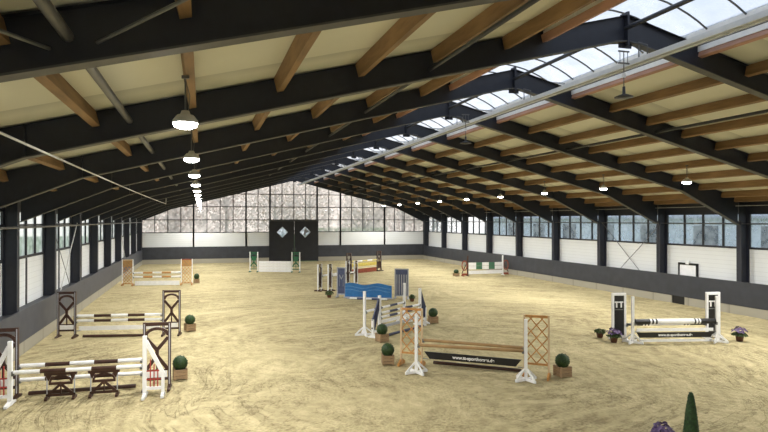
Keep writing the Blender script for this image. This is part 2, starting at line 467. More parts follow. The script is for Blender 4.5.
# portal frames
def zb(x):
    d = abs(x - XM)
    base = min(8.31 - SL * d, 8.27 - .12 * d)
    h0, h1 = (10.9, 14.0) if x > XM else (11.8, 14.4)   # haunch
    if d > h0:
        ze = 4.1 if x > XM else 4.25
        base = (8.31 - SL * h0) + (d - h0) / (h1 - h0) * (ze - (8.31 - SL * h0))
    return base
frame0 = empty('portal_frame', (0, FY[0], 0))
for sg in (-1, 1):
    ds = [0, .3, .6, .9, 1.2, 1.5, 1.8, 3, 5, 8] + ([10.9, 12.3, 14.0] if sg > 0 else [11.8, 13., 14.4])
    top = [(XM + sg * d, zc(XM + sg * d) - .015) for d in ds]
    bot = [(XM + sg * d, zb(XM + sg * d)) for d in ds]
    mb = MB()
    for i in range(len(ds) - 1):
        mb.add([(x, y, z) for y in (-.012, .012) for x, z in (bot[i], bot[i + 1], top[i + 1], top[i])],
               [(0, 1, 2, 3), (7, 6, 5, 4)])
    mb2 = MB()
    for i in range(len(ds) - 1):
        for lst, dz in ((top, -.012), (bot, .012)):
            p, q = lst[i], lst[i + 1]
            mb.add([(p[0], -.11, p[1] + dz), (q[0], -.11, q[1] + dz), (q[0], .11, q[1] + dz), (p[0], .11, p[1] + dz)], [(0, 1, 2, 3)]) if lst is top else \
                mb2.prism([(p[0], p[1]), (q[0], q[1]), (q[0], q[1] - .025), (p[0], p[1] - .025)], -.11, .11)
    r = mb.build('rafter', M['navy'], frame0)
    mb2.build('bottom_flange', M['flange'], r)  # underside lightened in colour for the bounce from the sand
    # stiffener plate at mid span
    mb = MB(); mb.box(XM + sg * ds[10] - .01, XM + sg * ds[10] + .01, -.1, .1, zb(XM + sg * ds[10]), zc(XM + sg * ds[10]) - .02)
    mb.build('stiffener', M['navy'], r)
    xi = XL - .062 if sg < 0 else XR + .062
    xo = xi + sg * (.4 if sg < 0 else .47)
    mb = MB()
    a, b = sorted((xi, xo))
    mb.box(a, a + .025, -.13, .13, -.1, 4.25 if sg > 0 else zc(a) - .02)
    mb.box(b - .025, b, -.13, .13, -.1, zc(b) - .02)
    mb.box(a, b, -.015, .015, -.1, zc(xi) - .05)
    mb.build('column', M['navy'], frame0)
mb = MB(); mb.box(XM - .025, XM + .025, -.13, .13, 8.16, 8.9); mb.box(XM - .16, XM + .16, -.02, .02, 8.12, 8.25)
mb.build('apex_plate', M['navy'], frame0)
mb = MB(); mb.bar((XM - SKY, .35, 8.62), (XM + SKY, .35, 8.62), .05, .05)
mb.build('tie_bar', M['paletube'], frame0)
for k in range(13):
    lab = 'dark steel portal frame, ' + ('against the back wall' if k == 0 else '%s from the back wall' % ORD[k])
    o = frame0 if k == 0 else dup(frame0, (0, FY[k], 0))
    tag(o, lab, group='steel portal frames', kind='structure')

# timber purlins between the frames
px_right = [11.12] + [12.5 + 1.4 * i for i in range(7)] + [22.15, 22.88]
px_left = [6.9, 6.0, 4.42, 2.87, 1.32, -.22, -1.79, -3.3, -4.5, -5.2]
ed0 = MB(); ed0.box(-.06, .06, -2.47, 2.47, -.26, -.1)
pl0 = MB(); pl0.box(-.06, .06, -2.47, 2.47, -.26, 0)
pr0 = pl0.build('timber_purlin', M['purlin']); red0 = ed0.build('timber_purlin', M['purlin_red'])
first = {'a': True, 'b': True}
for k in range(12):
    ym = (FY[k] + FY[k + 1]) / 2
    for slope in ('right', 'left'):
        for i, xx in enumerate(px_right if slope == 'right' else px_left):
            src = red0 if (i == 0) else pr0
            key = 'b' if i == 0 else 'a'
            if first[key]: o = src; first[key] = False
            else: o = src.copy(); COL.objects.link(o)
            o.location = (xx, ym, zc(xx) - .003)
            o.rotation_euler = (0, math.atan(SL) * (1 if slope == 'right' else -1), 0)
            pos = 'along the skylight edge' if i == 0 else '%s below the skylight' % ORD[i - 1]
            tag(o, 'timber purlin %s on the %s roof slope, %s bay from the back' % (pos, slope, ORD[k]), group='timber purlins of the %s slope' % slope, kind='structure')

# skylight
sky = empty('window_50'); tag(sky, 'long barrel skylight of pale panels along the ridge', kind='structure')
ZS, SAG = 8.68, .6
R = (SKY ** 2 + SAG ** 2) / (2 * SAG)
def vault(t):                                       # t -1..1
    a = math.asin(SKY / R) * t
    return XM + R * math.sin(a), ZS + SAG - R + R * math.cos(a)
pn = MB(); n = 14
for i in range(n):
    (xa, za), (xb, zb_) = vault(-1 + 2 * i / n), vault(-1 + 2 * (i + 1) / n)
    pn.add([(xa, YF, za), (xb, YF, zb_), (xb, YB + .2, zb_), (xa, YB + .2, za)], [(0, 1, 2, 3)], 0, True)
for y in (YB + .2, YF):
    pts = [vault(-1 + 2 * i / n) for i in range(n + 1)]
    pn.add([(x, y, z) for x, z in pts], [tuple(range(n + 1))])
pn.build('pane', M['poly'], sky, fix=False)
for sg in (-1, 1):
    mb = MB(); x = XM + sg * SKY
    mb.box(min(x, x + sg * .07), max(x, x + sg * .07), YF, YB + .2, zc(x) - .16, ZS + .03)
    mb.build('curb', M['white'], sky)
rib = MB(); pts = [vault(-1 + 2 * i / n) for i in range(n + 1)]
rib.tube([(x, 0, z - .03) for x, z in pts], .022, 6)
rb = None
for i in range(63):
    y = YF + .5 + 1.03 * i
    if y > YB: break
    if rb is None: o = rb = rib.build('rib', M['steel'], sky)
    else: o = rb.copy(); COL.objects.link(o); o.parent = sky
    o.location = (0, y, 0)

# tubes that run the length of the roof
def run_tube(name, label, x, z, r, m, y0=YF, y1=YB, kind='structure', cat=None):
    mb = MB(); mb.tube([(x, y0, z), (x, y1, z)], r, 10)
    return tag(mb.build(name, m), label, cat, None, kind)
run_tube('ridge_strut', 'dark tube along the ridge under the skylight', XM, 8.55, .05, M['darktube'])
run_tube('strut_tube', 'thick grey tube along the left roof slope', -1.2, 6.01, .055, M['steel'])
run_tube('strut_tube', 'dark tube along the right roof slope', 14.2, 7.16, .045, M['darktube'])
run_tube('strut_tube', 'dark tube along the upper left roof slope', 4.35, 7.3, .04, M['darktube'])
run_tube('eaves_tube', 'pale tube between the left columns just above the windows', XL - .05, 4.06, .04, M['steel'])
run_tube('eaves_tube', 'thin pale tube between the right columns across the windows', XR + .25, 4.12, .02, M['steel'])
run_tube('eaves_cable', 'thin pale cable high along the right wall under the roof', XR - .12, 4.92, .012, M['paletube'])
mb = MB(); mb.tube([(-1.95, y, 5.2 - .05 * math.sin(PI * (y - 2) / 34)) for y in range(2, 37, 2)], .014, 6)
mb.tube([(-1.95, 36, 5.2), (-1.95, 36.1, 5.55)], .014, 6)
tag(mb.build('suspended_cable', M['paletube']), 'thin white cable running below the dark beams on the left slope', 'cable')

# pale rail below the skylight
rail = empty('service_rail', (9.42, 0, 7.83)); tag(rail, 'long pale rail running the length of the hall just below the ridge', 'rail')
mb = MB(); mb.box(-.13, -.1, YF + .1, YB - .1, -.02, .09); mb.build('upper_channel', M['railpaint'], rail)
mb = MB(); mb.box(-.1, .1, YF + .1, YB - .1, -.02, .0); mb.box(.1, .115, YF + .1, YB - .1, -.02, .05); mb.build('lower_tray', M['palegrey'], rail)
mb = MB(); mb.box(-.02, .02, YF + .1, YB - .1, -.04, -.022); mb.build('centre_strip', M['railpaint'], rail)
hg = None
for k in range(12):
    y = FY[k + 1]
    if hg is None:
        hh_ = MB(); hh_.bar((-.115, -.08, 0), (-.115, -.08, .43), .02, .02); hh_.bar((-.125, -.08, .43), (.125, -.08, .39), .02, .02); hh_.bar((.115, -.08, .4), (.115, -.08, 0), .02, .02); hg = o = hh_.build('hanger', M['steel'], rail)
    else: o = hg.copy(); COL.objects.link(o); o.parent = rail
    o.location = (0, y, 0)
mb = MB(); mb.tube([(10.5, YF + .1, 8.15), (10.5, YB - .1, 8.15)], .012, 6); tag(mb.build('power_cable', M['darktube']), 'thin dark cable running beside the pale rail below the skylight', 'cable')

# wind bracing rods
def rod(name, label, p, q, r=.018, m='steel'):
    mb = MB(); mb.tube([p, q], r, 6); return tag(mb.build(name, M[m]), label, kind='structure')
rod('bracing_rod', 'bracing rod crossing the right wall, rising toward the back', (XR + .3, FY[7], .1), (XR + .3, FY[6], 4.15))
rod('bracing_rod', 'bracing rod crossing the right wall, rising toward the front', (XR + .3, FY[6], .1), (XR + .3, FY[7], 4.15))
rod('bracing_rod', 'bracing rod crossing the left wall, rising toward the front', (XL - .2, FY[6], .1), (XL - .2, FY[7], 4.15), .014)
rod('bracing_rod', 'bracing rod crossing the left wall, rising toward the back', (XL - .2, FY[7], .1), (XL - .2, FY[6], 4.15), .022, 'paletube')
rod('bracing_rod', 'bracing rod crossing the left wall near the back corner', (XL - .2, FY[2], .1), (XL - .2, FY[3], 4.15), .022, 'paletube')
rod('bracing_rod', 'thin roof bracing rod left of the thick grey tube', (-1.35, FY[11] - .03, 5.88), (-2.8, FY[12], 5.44), .018)
rod('bracing_rod', 'thin roof bracing rod right of the thick grey tube', (-.95, FY[11] - .03, 5.97), (3.7, FY[12], 7.07), .018)

# ------------------------------------------------------------------ doors
door = empty('door_1', (0, YB, 0)); tag(door, 'wide dark double sliding door with two diamond windows in the back wall', kind='structure')
mb = MB(); mb.box(DX0 - .1, DX0, -.04, .14, 0, 4.3); mb.box(DX1, DX1 + .1, -.04, .14, 0, 4.3); mb.box(DX0 - .1, DX1 + .1, -.05, .14, 4.2, 4.34)
mb.build('door_frame', M['door'], door)
mb = MB(); mb.box(DX0 - .1, DX1 + .1, -.09, -.03, 4.16, 4.27); mb.build('track_cover', M['flange'], door)
for i, (a, b) in enumerate(((DX0, XM - .01), (XM + .01, DX1))):
    mb = MB(); c = (8.96 - 1.18) if i == 0 else (8.96 + 1.14); z = 3.05
    dd = .55
    lower = [(a, .1), (b, .1), (b, z), (c + dd, z), (c, z - dd), (c - dd, z), (a, z)]
    upper = [(a, z), (c - dd, z), (c, z + dd), (c + dd, z), (b, z), (b, 4.2), (a, 4.2)]
    for ply in (lower, upper): mb.prism(ply, 0., .06)
    for q in range(1, 6):
        x = a + (b - a) * q / 6; mb.box(x - .008, x + .008, -.006, 0, .1, 4.18)
    leaf = mb.build('door_leaf', M['door'], door)
    fm = MB(); d = .55
    P = [(c, z + d), (c + d, z), (c, z - d), (c - d, z)]
    for k in range(4):
        p, q = P[k], P[(k + 1) % 4]
        fm.bar((p[0], -.02, p[1]), (q[0], -.02, q[1]), .03, .06, up=(0, 1, 0))
    fm.build('diamond_frame', M['palegrey'], leaf)
    gm = MB(); gm.add([(x, -.012, zz) for x, zz in P], [(0, 1, 2, 3)])
    g = gm.build('pane', M['glass_dia'], leaf, fix=False)
    gm = MB(); gm.bar((c - d / 2, -.018, z + d / 2), (c + d / 2, -.018, z - d / 2), .02, .04, up=(0, 1, 0)); gm.bar((c - d / 2, -.018, z - d / 2), (c + d / 2, -.018, z + d / 2), .02, .04, up=(0, 1, 0))
    gm.build('glazing_bar', M['palegrey'], leaf)
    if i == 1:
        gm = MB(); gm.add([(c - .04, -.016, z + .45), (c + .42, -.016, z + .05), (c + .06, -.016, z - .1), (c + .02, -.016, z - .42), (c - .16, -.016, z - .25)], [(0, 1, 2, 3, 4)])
        gm.build('painted_reflection', M['midgrey'], leaf, fix=False)  # grey shape painting a dark reflection onto the right pane
    hm = MB(); hx = XM + (-.14 if i == 0 else .14); hm.bar((hx, -.04, 1.1), (hx, -.04, 1.45), .03, .03); hm.build('handle', M['steel'], leaf)

d2 = empty('door_2', (XR + .5, 24.55, 0)); tag(d2, 'small white door with a dark frame showing above the right kickboard', kind='structure')
mb = MB(); mb.box(-.06, .04, -.62, -.54, 0, 2.1); mb.box(-.06, .04, .54, .62, 0, 2.1); mb.box(-.06, .04, -.62, .62, 2.02, 2.12); mb.build('door_frame', M['black'], d2)
mb = MB(); mb.box(-.02, .03, -.54, .54, 0, 2.02); lf = mb.build('door_leaf', M['white'], d2)
mb = MB(); mb.bar((-.05, .4, 1.02), (-.05, .28, 1.02), .02, .02); mb.build('handle', M['cup'], lf)
mb = MB(); mb.box(XR + .42, XR + .545, 24.45, 24.65, 2.05, 2.2); mb.box(XR + .46, XR + .545, 24.48, 24.62, 2.2, 2.22)
tag(mb.build('emergency_light', M['exit']), 'small emergency light above the white door in the right wall', 'light')

# ------------------------------------------------------------------ lamps
def make_lamp():
    t = empty('high_bay_lamp')
    mb = MB(); mb.lathe([(.0, .16), (.05, .16), (.07, .11), (.11, .1), (.165, .03), (.17, .0), (.165, -.01)], 20); mb.build('housing', M['lamphood'], t)
    mb = MB(); mb.lathe([(.165, -.005), (.15, -.055), (.08, -.085), (0, -.09)], 20); mb.build('lens', M['lens'], t)
    mb = MB(); mb.tube([(0, 0, .16), (0, 0, .6)], .012, 6); mb.tube([(.04, 0, .14), (.06, 0, .36), (0, 0, .6)], .006, 5); mb.build('cord', M['steel'], t)
    mb = MB(); mb.box(-.05, .05, -.03, .03, .6, .64); mb.build('hook_plate', M['steel'], t)
    return t
ld = bpy.data.lights.new('lamp_light', 'SPOT')
ld.energy = 1200; ld.color = (1., 1., .985); ld.spot_size = math.radians(172); ld.spot_blend = .6; ld.shadow_soft_size = .24
lamp0 = None
LY = [(FY[k] + FY[k + 1]) / 2 for k in range(12)]
for side, x in (('left', -.22), ('right', 17.72)):
    for k, y in enumerate(LY):
        y -= .1 if y > 5 else .4; z = zc(x) - .27 - .64
        if lamp0 is None: o = lamp0 = make_lamp(); o.location = (x, y, z)
        else: o = dup(lamp0, (x, y, z))
        tag(o, 'lit round lamp of the %s row, %s bay from the back wall' % (side, ORD[k]), 'lamp', 'lit lamps of the %s row' % side)
        lo = bpy.data.objects.new('lamp_light', ld); COL.objects.link(lo); lo.location = (x, y, z - .1)
pd = empty('pendant_sensor', (8.85, FY[10] - .15, 7.0)); tag(pd, 'unlit dark pendant hanging from the ridge under the skylight', 'pendant')
mb = MB(); mb.lathe([(0, .22), (.03, .22), (.035, .06), (.2, .0), (.2, -.02), (0, -.03)], 16); mb.build('shade', M['lampbody'], pd)
mb = MB(); mb.tube([(0, 0, .22), (0, 0, 1.0)], .012, 6); mb.box(-.14, .14, -.015, .015, .72, .75); mb.box(-.14, .14, -.015, .015, .98, 1.01); mb.tube([(-.1, 0, .73), (-.1, 0, .99)], .008, 5); mb.tube([(.1, 0, .73), (.1, 0, .99)], .008, 5); mb.build('rod', M['steel'], pd)
mb = MB(); mb.box(-.03, .03, -.03, .03, .42, .52); mb.build('connector', M['white'], pd)
dup(pd, (8.85, 19.3, 7.0), 0, 'unlit dark pendant under the skylight, the farther and smaller of two')
pd['label'] = 'unlit dark pendant under the skylight, the nearer and larger of two'

# ------------------------------------------------------------------ jump parts
def foot_mesh(w=.05, half=.3, h=.07):
    mb = MB(); mb.prism([(-half, 0), (half, 0), (half, h * .5), (.06, h), (-.06, h), (-half, h * .5)], -w / 2, w / 2, 'x')
    return mb
def add_cups(t, heights, y=0., r=.05):
    for h in heights:
        z = h - r - .012
        mb = MB()
        mb.box(-.06, .0, y - r - .015, y + r + .015, z - .008, z)
        mb.box(-.06, .0, y - r - .015, y - r - .007, z, z + .045); mb.box(-.06, .0, y + r + .007, y + r + .015, z, z + .045)
        mb.box(-.012, -.001, y - r - .015, y + r + .015, z, z + .09)
        mb.build('cup', M['cup'], t)

def arch_wing(name, w, h, frame, track, board=True, feet=True):
    """open wing: two posts, arch and crossed braces"""
    t = empty(name)
    for x in (0., w):
        mb = MB(); a = x if x == 0 else x - .07
        mb.box(a, a + .07, -.035, .035, .0, h)
        p = mb.build('post', M[frame], t)
        mb = MB(); mb.box(a + .022, a + .048, -.042, -.0355, .12, h - .03); mb.box(a + .022, a + .048, .0355, .042, .12, h - .03); mb.build('cup_track', M[track], p)
        f = foot_mesh(.07, .26, .1); o = f.build('foot', M[frame], t); o.location = (a + .035, 0, 0)
    x0, x1 = .07, w - .07; xm = w / 2
    mb = MB(); mb.box(x0, x1, -.022, .022, h * .945, h - .005); mb.build('top_rail', M[frame], t)
    mb = MB(); n = 8
    def arc(i, dz): 
        a = PI * i / n; return (xm - (x1 - x0) / 2 * math.cos(a), 0, h * .80 + dz + .105 * h * math.sin(a))
    for i in range(n): mb.bar(arc(i, 0), arc(i + 1, 0), .04, .075)
    mb.build('arch', M[frame], t)
    mb = MB()
    zc1, zc2 = h * .585, h * .5
    for sx in (x0, x1):
        mb.bar((sx, 0, h * .77), (xm, 0, zc1), .04, .085); mb.bar((xm, 0, zc2), (sx, 0, h * .29), .04, .085)
    mb.bar((xm, 0, zc1 + .02), (xm, 0, zc2 - .02), .085, .06)
    mb.bar((xm, 0, zc2), (xm, 0, h * .2), .04, .04)
    mb.build('cross_brace', M[frame], t)
    mb = MB(); mb.box(x0, x1, -.022, .022, h * .135, h * .175); mb.box(x0, x1, -.02, .02, h * .275, h * .295); mb.build('bottom_rail', M[frame], t)
    if board:
        mb = MB(); mb.box(x0 + .03, x1 - .03, -.03, .03, h * .178, h * .272); mb.build('number_board', M['white'], t)
    return t

def tri_wing(name, w, h, frame, fill, low=.55):
    """tall post, sloping brace to a short post, grid filling"""
    t = empty(name)
    mb = MB(); mb.box(0, .09, -.045, .045, 0, h); mb.build('post', M[frame], t)
    mb = MB(); mb.box(w - .07, w, -.04, .04, 0, low + .05); mb.build('short_post', M[frame], t)
    mb = MB(); mb.bar((.07, 0, h - .12), (w - .03, 0, low), .06, .09); mb.build('sloping_brace', M['navyp' if fill == 'navyp' else frame], t)
    mb = MB(); mb.box(.09, w - .07, -.03, .03, .17, .24); mb.build('bottom_rail', M[frame], t)
    mb = MB()
    if fill == 'navyp':
        mb.bar((.11, -.001, h - .32), (w - .06, -.001, .3), .05, .17)
        mb.build('navy_board', M['navyp'], t)
    else:
        for q in range(1, 4):
            x = .09 + (w - .16) * q / 4; zt = h - .2 - (h - .2 - low) * (x / w) - .12
            mb.box(x - .012, x + .012, -.012, .012, .24, min(zt, .95))
        for z in (.42, .62): mb.box(.09, w - .07, -.012, .012, z - .012, z + .012)
        mb.build('lattice', M[fill], t)
    for x in (.045, w - .035):
        f = foot_mesh(.07, .3 if x < .1 else .2, .1); o = f.build('foot', M[frame], t); o.location = (x, 0, 0)
    return t

def lattice_wing(name, w, h, post, lat, nx=2, z0=.32, top='orange', panel=None):
    t = empty(name)
    for x in (0, w - .05):
        mb = MB(); mb.box(x, x + .05, -.028, .028, 0, h)
        mb.build('post', M[post], t)
        f = foot_mesh(.05, .26, .16); o = f.build('foot', M[lat], t); o.location = (x + .025, 0, 0)
    mb = MB(); mb.box(.05, w - .05, -.024, .024, h - .07, h - .005); mb.build('top_rail', M[top], t)
    mb = MB(); mb.box(.05, w - .05, -.024, .024, z0, z0 + .05); mb.build('bottom_rail', M[lat], t)
    x0, x1, za, zz = .05, w - .05, z0 + .05, h - .07
    cw = (x1 - x0) / nx; ch = cw * 1.15
    mb = MB(); nz = int((zz - za) / ch) + 1
    # clipped diagonals
    slope = ch / cw
    for s in (1, -1):
        for i in range(-nz - nx, nz + nx + 1):
            c = za + i * ch
            pts = []
            def zf(x): return c + s * slope * (x - x0)
            xs = [x0, x1]
            a, b = (x0, zf(x0)), (x1, zf(x1))
            def clip(p, q):
                (xa, a_), (xb, b_) = p, q
                if max(a_, b_) <= za or min(a_, b_) >= zz: return None
                def at(z): return xa + (xb - xa) * (z - a_) / (b_ - a_)
                P, Q = [xa, a_], [xb, b_]
                for e in (P, Q):
                    if e[1] < za: e[0], e[1] = at(za), za
                    elif e[1] > zz: e[0], e[1] = at(zz), zz
                return P, Q
            r = clip(a, b)
            if r and math.hypot(r[0][0] - r[1][0], r[0][1] - r[1][1]) > .05:
                y = .008 * s
                mb.bar((r[0][0], y, r[0][1]), (r[1][0], y, r[1][1]), .012, .028, up=(0, 1, 0)) if False else mb.bar((r[0][0], y, r[0][1]), (r[1][0], y, r[1][1]), .014, .03)
    mb.build('lattice', M[lat], t)
    if panel:
        mb = MB(); mb.box(.05, w - .05, -.01, .01, h * .72, h - .07); mb.build('top_board', M[panel], t)
    return t

def standard(name, h, m='white', arm=False):
    """single upright on a cross foot with sloping gussets"""
    t = empty(name)
    mb = MB(); mb.box(0, .085, -.0425, .0425, 0, h); p = mb.build('post', M[m], t)
    mb = MB(); mb.box(-.004, 0, -.012, .012, .3, h - .06); mb.build('cup_track', M['palegrey'], p)
    c = .0425
    for k in range(4):
        a = PI / 4 + k * PI / 2; dx, dy = math.cos(a), math.sin(a)
        mb = MB()
        mb.bar((c + dx * .04, dy * .04, .035), (c + dx * .36, dy * .36, .035), .05, .07)
        mb.bar((c + dx * .05, dy * .05, .3), (c + dx * .33, dy * .33, .06), .03, .05)
        mb.build('foot', M[m], t)
    return t

def panel_wing(name, w, h, frame, panel, z0=.2, bars=0, barm=None, topm=None):
    t = empty(name)
    for x in (0, w - .06):
        mb = MB(); mb.box(x, x + .06, -.03, .03, 0, h); mb.build('post', M[frame], t)
        f = foot_mesh(.06, .26, .1); o = f.build('foot', M[frame], t); o.location = (x + .03, 0, 0)
    mb = MB(); mb.box(.06, w - .06, -.03, .03, h - .06, h); mb.build('top_rail', M[frame], t)
    mb = MB(); mb.box(.06, w - .06, -.03, .03, z0 - .06, z0); mb.build('bottom_rail', M[frame], t)
    if panel:
        mb = MB(); mb.box(.06, w - .06, -.012, .012, z0, h - .06); mb.build('panel', M[panel], t)
    if topm:
        mb = MB(); mb.box(.06, w - .06, -.02, .02, h - .3, h - .06); mb.build('top_board', M[topm], t)
    for k in range(bars):
        x = .06 + (w - .12) * (k + .5) / bars
        mb = MB(); mb.box(x - .028, x + .028, -.022, -.013, z0 + .02, h - (.32 if topm else .1)); mb.build('slat', M[barm], t)
    return t

def put(t, inner, ang, label, cat='jump wing', group=None):
    t.location = (inner[0], inner[1], 0); t.rotation_euler = (0, 0, ang); tag(t, label, cat, group); return t

def pole(p, q, cols, label, r=.05, name='jump_pole', group=None, cat='pole', fr=None):
    """striped round pole with slightly rounded ends"""
    p, q = Vector(p), Vector(q); L = (q - p).length; n = 12
    mb = MB(); k = len(cols)
    fr = fr or [i / k for i in range(k + 1)]
    mats, idx = [], {}
    for c in cols:
        if c not in idx: idx[c] = len(mats); mats.append(M[c])
    st = []
    for i, c in enumerate(cols):
        mb.tube([(L * fr[i], 0, 0), (L * fr[i + 1], 0, 0)], r, n, idx[c], caps=False)
    for x, s, c in ((0, -1, cols[0]), (L, 1, cols[-1])):
        mb.tube([(x, 0, 0), (x + s * .008, 0, 0)], [r, r * .8], n, idx[c], caps=True)
    o = mb.build(name, mats)
    d = (q - p).normalized()
    o.location = p; o.rotation_euler = (0, -math.asin(d.z), math.atan2(d.y, d.x))
    return tag(o, label, cat, group)

def plank(p, q, z0, z1, m, label, thick=.035, name='jump_plank', cut=0., cat='plank', group=None, text=None, textsize=.1, textshift=0.):
    p, q = Vector((p[0], p[1], 0)), Vector((q[0], q[1], 0)); L = (q - p).length; h = z1 - z0
    root = empty(name, (p.x, p.y, z0), math.atan2((q - p).y, (q - p).x)) if text else None
    mb = MB(); mb.prism([(0, h), (cut, 0), (L - cut, 0), (L, h)], -thick / 2, thick / 2)
    o = mb.build('board' if text else name, M[m], root)
    if text:
        cu = bpy.data.curves.new('lettering', 'FONT'); cu.body = text; cu.size = textsize; cu.align_x = 'CENTER'; cu.align_y = 'CENTER'; cu.extrude = .001; cu.offset = .004
        tmp = bpy.data.objects.new('tmp', cu); COL.objects.link(tmp)
        dg = bpy.context.evaluated_depsgraph_get()
        me = bpy.data.meshes.new_from_object(tmp.evaluated_get(dg))
        bpy.data.objects.remove(tmp); bpy.data.curves.remove(cu)
        me.materials.clear(); me.materials.append(M['white'])
        lo = bpy.data.objects.new('lettering', me); COL.objects.link(lo); lo.parent = root
        lo.location = (L / 2 + textshift, -thick / 2 - .003, h / 2); lo.rotation_euler = (PI / 2, 0, 0)
        o = root
    else:
        o.location = (p.x, p.y, z0); o.rotation_euler = (0, 0, math.atan2((q - p).y, (q - p).x))
    return tag(o, label, cat, group)

def lerp(a, b, t): return (a[0] + (b[0] - a[0]) * t, a[1] + (b[1] - a[1]) * t)
def ang(a, b): return math.atan2(b[1] - a[1], b[0] - a[0])
def inset(a, b, d=.035):
    L = math.hypot(b[0] - a[0], b[1] - a[1]); return lerp(a, b, d / L), lerp(b, a, d / L)
def rest_pole(a, b, h, cols, label, h2=None, d=.035, **kw):
    p, q = inset(a, b, d); h2 = h if h2 is None else h2
    return pole((p[0], p[1], h), (q[0], q[1], h2), cols, label, **kw)
WBW = ['white', 'brown', 'white', 'brown', 'white']

# ---- jump A: brown wings and white half wings, nearest on the left
a, b = (-4.23, 16.45), (-1.42, 16.3); A = ang(a, b)
tR = arch_wing('jump_wing', .67, 1.7, 'brown', 'palegrey')
add_cups(tR, (.77, .43))
tL = dup(tR, (0, 0, 0))
put(tR, b, A, 'dark brown arched wing with white number board, right side of the nearest brown-and-white jump')
put(tL, a, A + PI, 'dark brown arched wing cut by the picture edge, left side of the nearest brown-and-white jump')
rest_pole(a, b, .77, WBW, 'brown and white striped top pole between the brown wings of the nearest left jump')
rest_pole(a, b, .43, WBW, 'brown and white striped lower pole behind the two brown trestles')
a2, b2 = (-4.21, 15.86), (-1.37, 15.66); A2 = ang(a2, b2)
w1 = tri_wing('half_wing', .5, 1.48, 'white', 'red'); add_cups(w1, (.75,)); w2 = dup(w1, (0, 0, 0))
put(w1, b2, A2, 'white sloping half wing with red grid, in front of the right brown wing')
put(w2, a2, A2 + PI, 'white sloping half wing with red grid, in front of the left brown wing')
rest_pole(a2, b2, .75, WBW, 'brown and white striped front pole just above the two brown trestles')
pole((-4.05, 16.62, .05), (-1.62, 16.58, .05), ['brown'], 'plain dark brown ground pole behind the brown trestles')

def trestle():
    t = empty('filler_trestle'); w, h = .64, .67
    mb = MB(); mb.prism([(-.05, h), (-.03, h - .1), (w + .03, h - .1), (w + .05, h)], -.03, .03); mb.build('top_board', M['brown'], t)
    mb = MB(); n = 8
    pts = [(w / 2 - .24 * math.cos(PI * i / n), 0, h - .27 + .15 * math.sin(PI * i / n)) for i in range(n + 1)]
    for i in range(n): mb.bar(pts[i], pts[i + 1], .04, .045)
    for sx in (-1, 1): mb.prism([(w / 2 + sx * .32, h - .1), (w / 2 + sx * .2, h - .1), (w / 2 + sx * .27, h - .24)], -.02, .02)
    mb.build('arch', M['brown'], t)
    mb = MB(); mb.box(.06, w - .06, -.022, .022, h - .325, h - .265); mb.build('middle_rail', M['brown'], t)
    mb = MB()
    for sx in (-1, 1): mb.bar((w / 2 + sx * .02, 0, h - .33), (w / 2 + sx * .28, 0, .1), .035, .06)
    mb.bar((w / 2, 0, h - .33), (w / 2, 0, .1), .03, .035)
    mb.build('cross_brace', M['brown'], t)
    mb = MB(); mb.box(.0, w, -.022, .022, .07, .13); mb.build('bottom_rail', M['brown'], t)
    for x in (.02, w - .02):
        mb = MB(); mb.box(x - .012, x + .012, -.012, .012, .02, h - .13); mb.build('leg', M['palegrey'], t)
        f = foot_mesh(.06, .14, .08); o = f.build('foot', M['brown'], t); o.location = (x, 0, 0)
    return t
t1 = trestle()
t1.location = (-3.56, 16.1, 0); t1.rotation_euler = (0, 0, A); tag(t1, 'low dark brown arched trestle under the front pole, the one nearer the kickboard', 'trestle', 'two low brown trestles')
dup(t1, (-2.6, 16.05, 0), A, 'low dark brown arched trestle under the front pole, the one nearer the boxwood ball', 'two low brown trestles')

# ---- jump B: behind it
a, b = (-4.4, 24.3), (-1.4, 23.8); A = ang(a, b)
tR = arch_wing('jump_wing', .65, 1.68, 'brown', 'palegrey'); add_cups(tR, (.78, .6), -.0)
put(tR, b, A, 'dark brown arched wing beside the second boxwood ball, right side of the second left jump')
tL = dup(tR, (0, 0, 0)); put(tL, a, A + PI, 'dark brown arched wing with white number board standing against the grey kickboard')
rest_pole(a, b, .78, WBW, 'striped top pole of the second brown jump on the left')
rest_pole(a, b, .6, WBW, 'striped middle pole of the second brown jump on the left')
plank(inset(a, b, .1)[0], inset(a, b, .1)[1], .25, .4, 'white', 'white plank hung under the striped poles of the second left jump', cat='plank')
for w_ in (tR, tL):
    for z in (.25,):
        mb = MB(); mb.box(-.16, 0, -.03, .03, z - .02, z - .001); mb.build('plank_holder', M['cup'], w_)
pole((-4.15, 24.2, .05), (-1.95, 23.75, .05), ['brown'], 'dark ground pole under the white plank of the second left jump')

# ---- jump C: far left, white posts and orange lattice
a, b = (-4.28, 42.2), (-1.32, 41.75); A = ang(a, b)
tR = lattice_wing('jump_wing', .74, 1.72, 'white', 'orange', 3, .12, 'redbrown', 'natural'); add_cups(tR, (.84, .57))
put(tR, b, A, 'orange lattice wing with white posts, right side of the far left jump')
tL = lattice_wing('jump_wing', .7, 1.72, 'white', 'orange', 3, .12, 'paleorange', 'natural'); add_cups(tL, (.84, .57))
put(tL, a, A + PI, 'orange lattice wing with white posts, beside the kickboard at the far left jump')
WOW = ['white', 'orange', 'white', 'orange', 'white']
rest_pole(a, b, .84, WOW, 'orange and white striped top pole of the far left lattice jump', r=.055)
rest_pole(a, b, .57, WOW, 'orange and white striped second pole of the far left lattice jump', r=.055)
p, q = inset(a, b, .1)
plank(p, q, .02, .3, 'white', 'white plank standing on the sand under the far left jump')

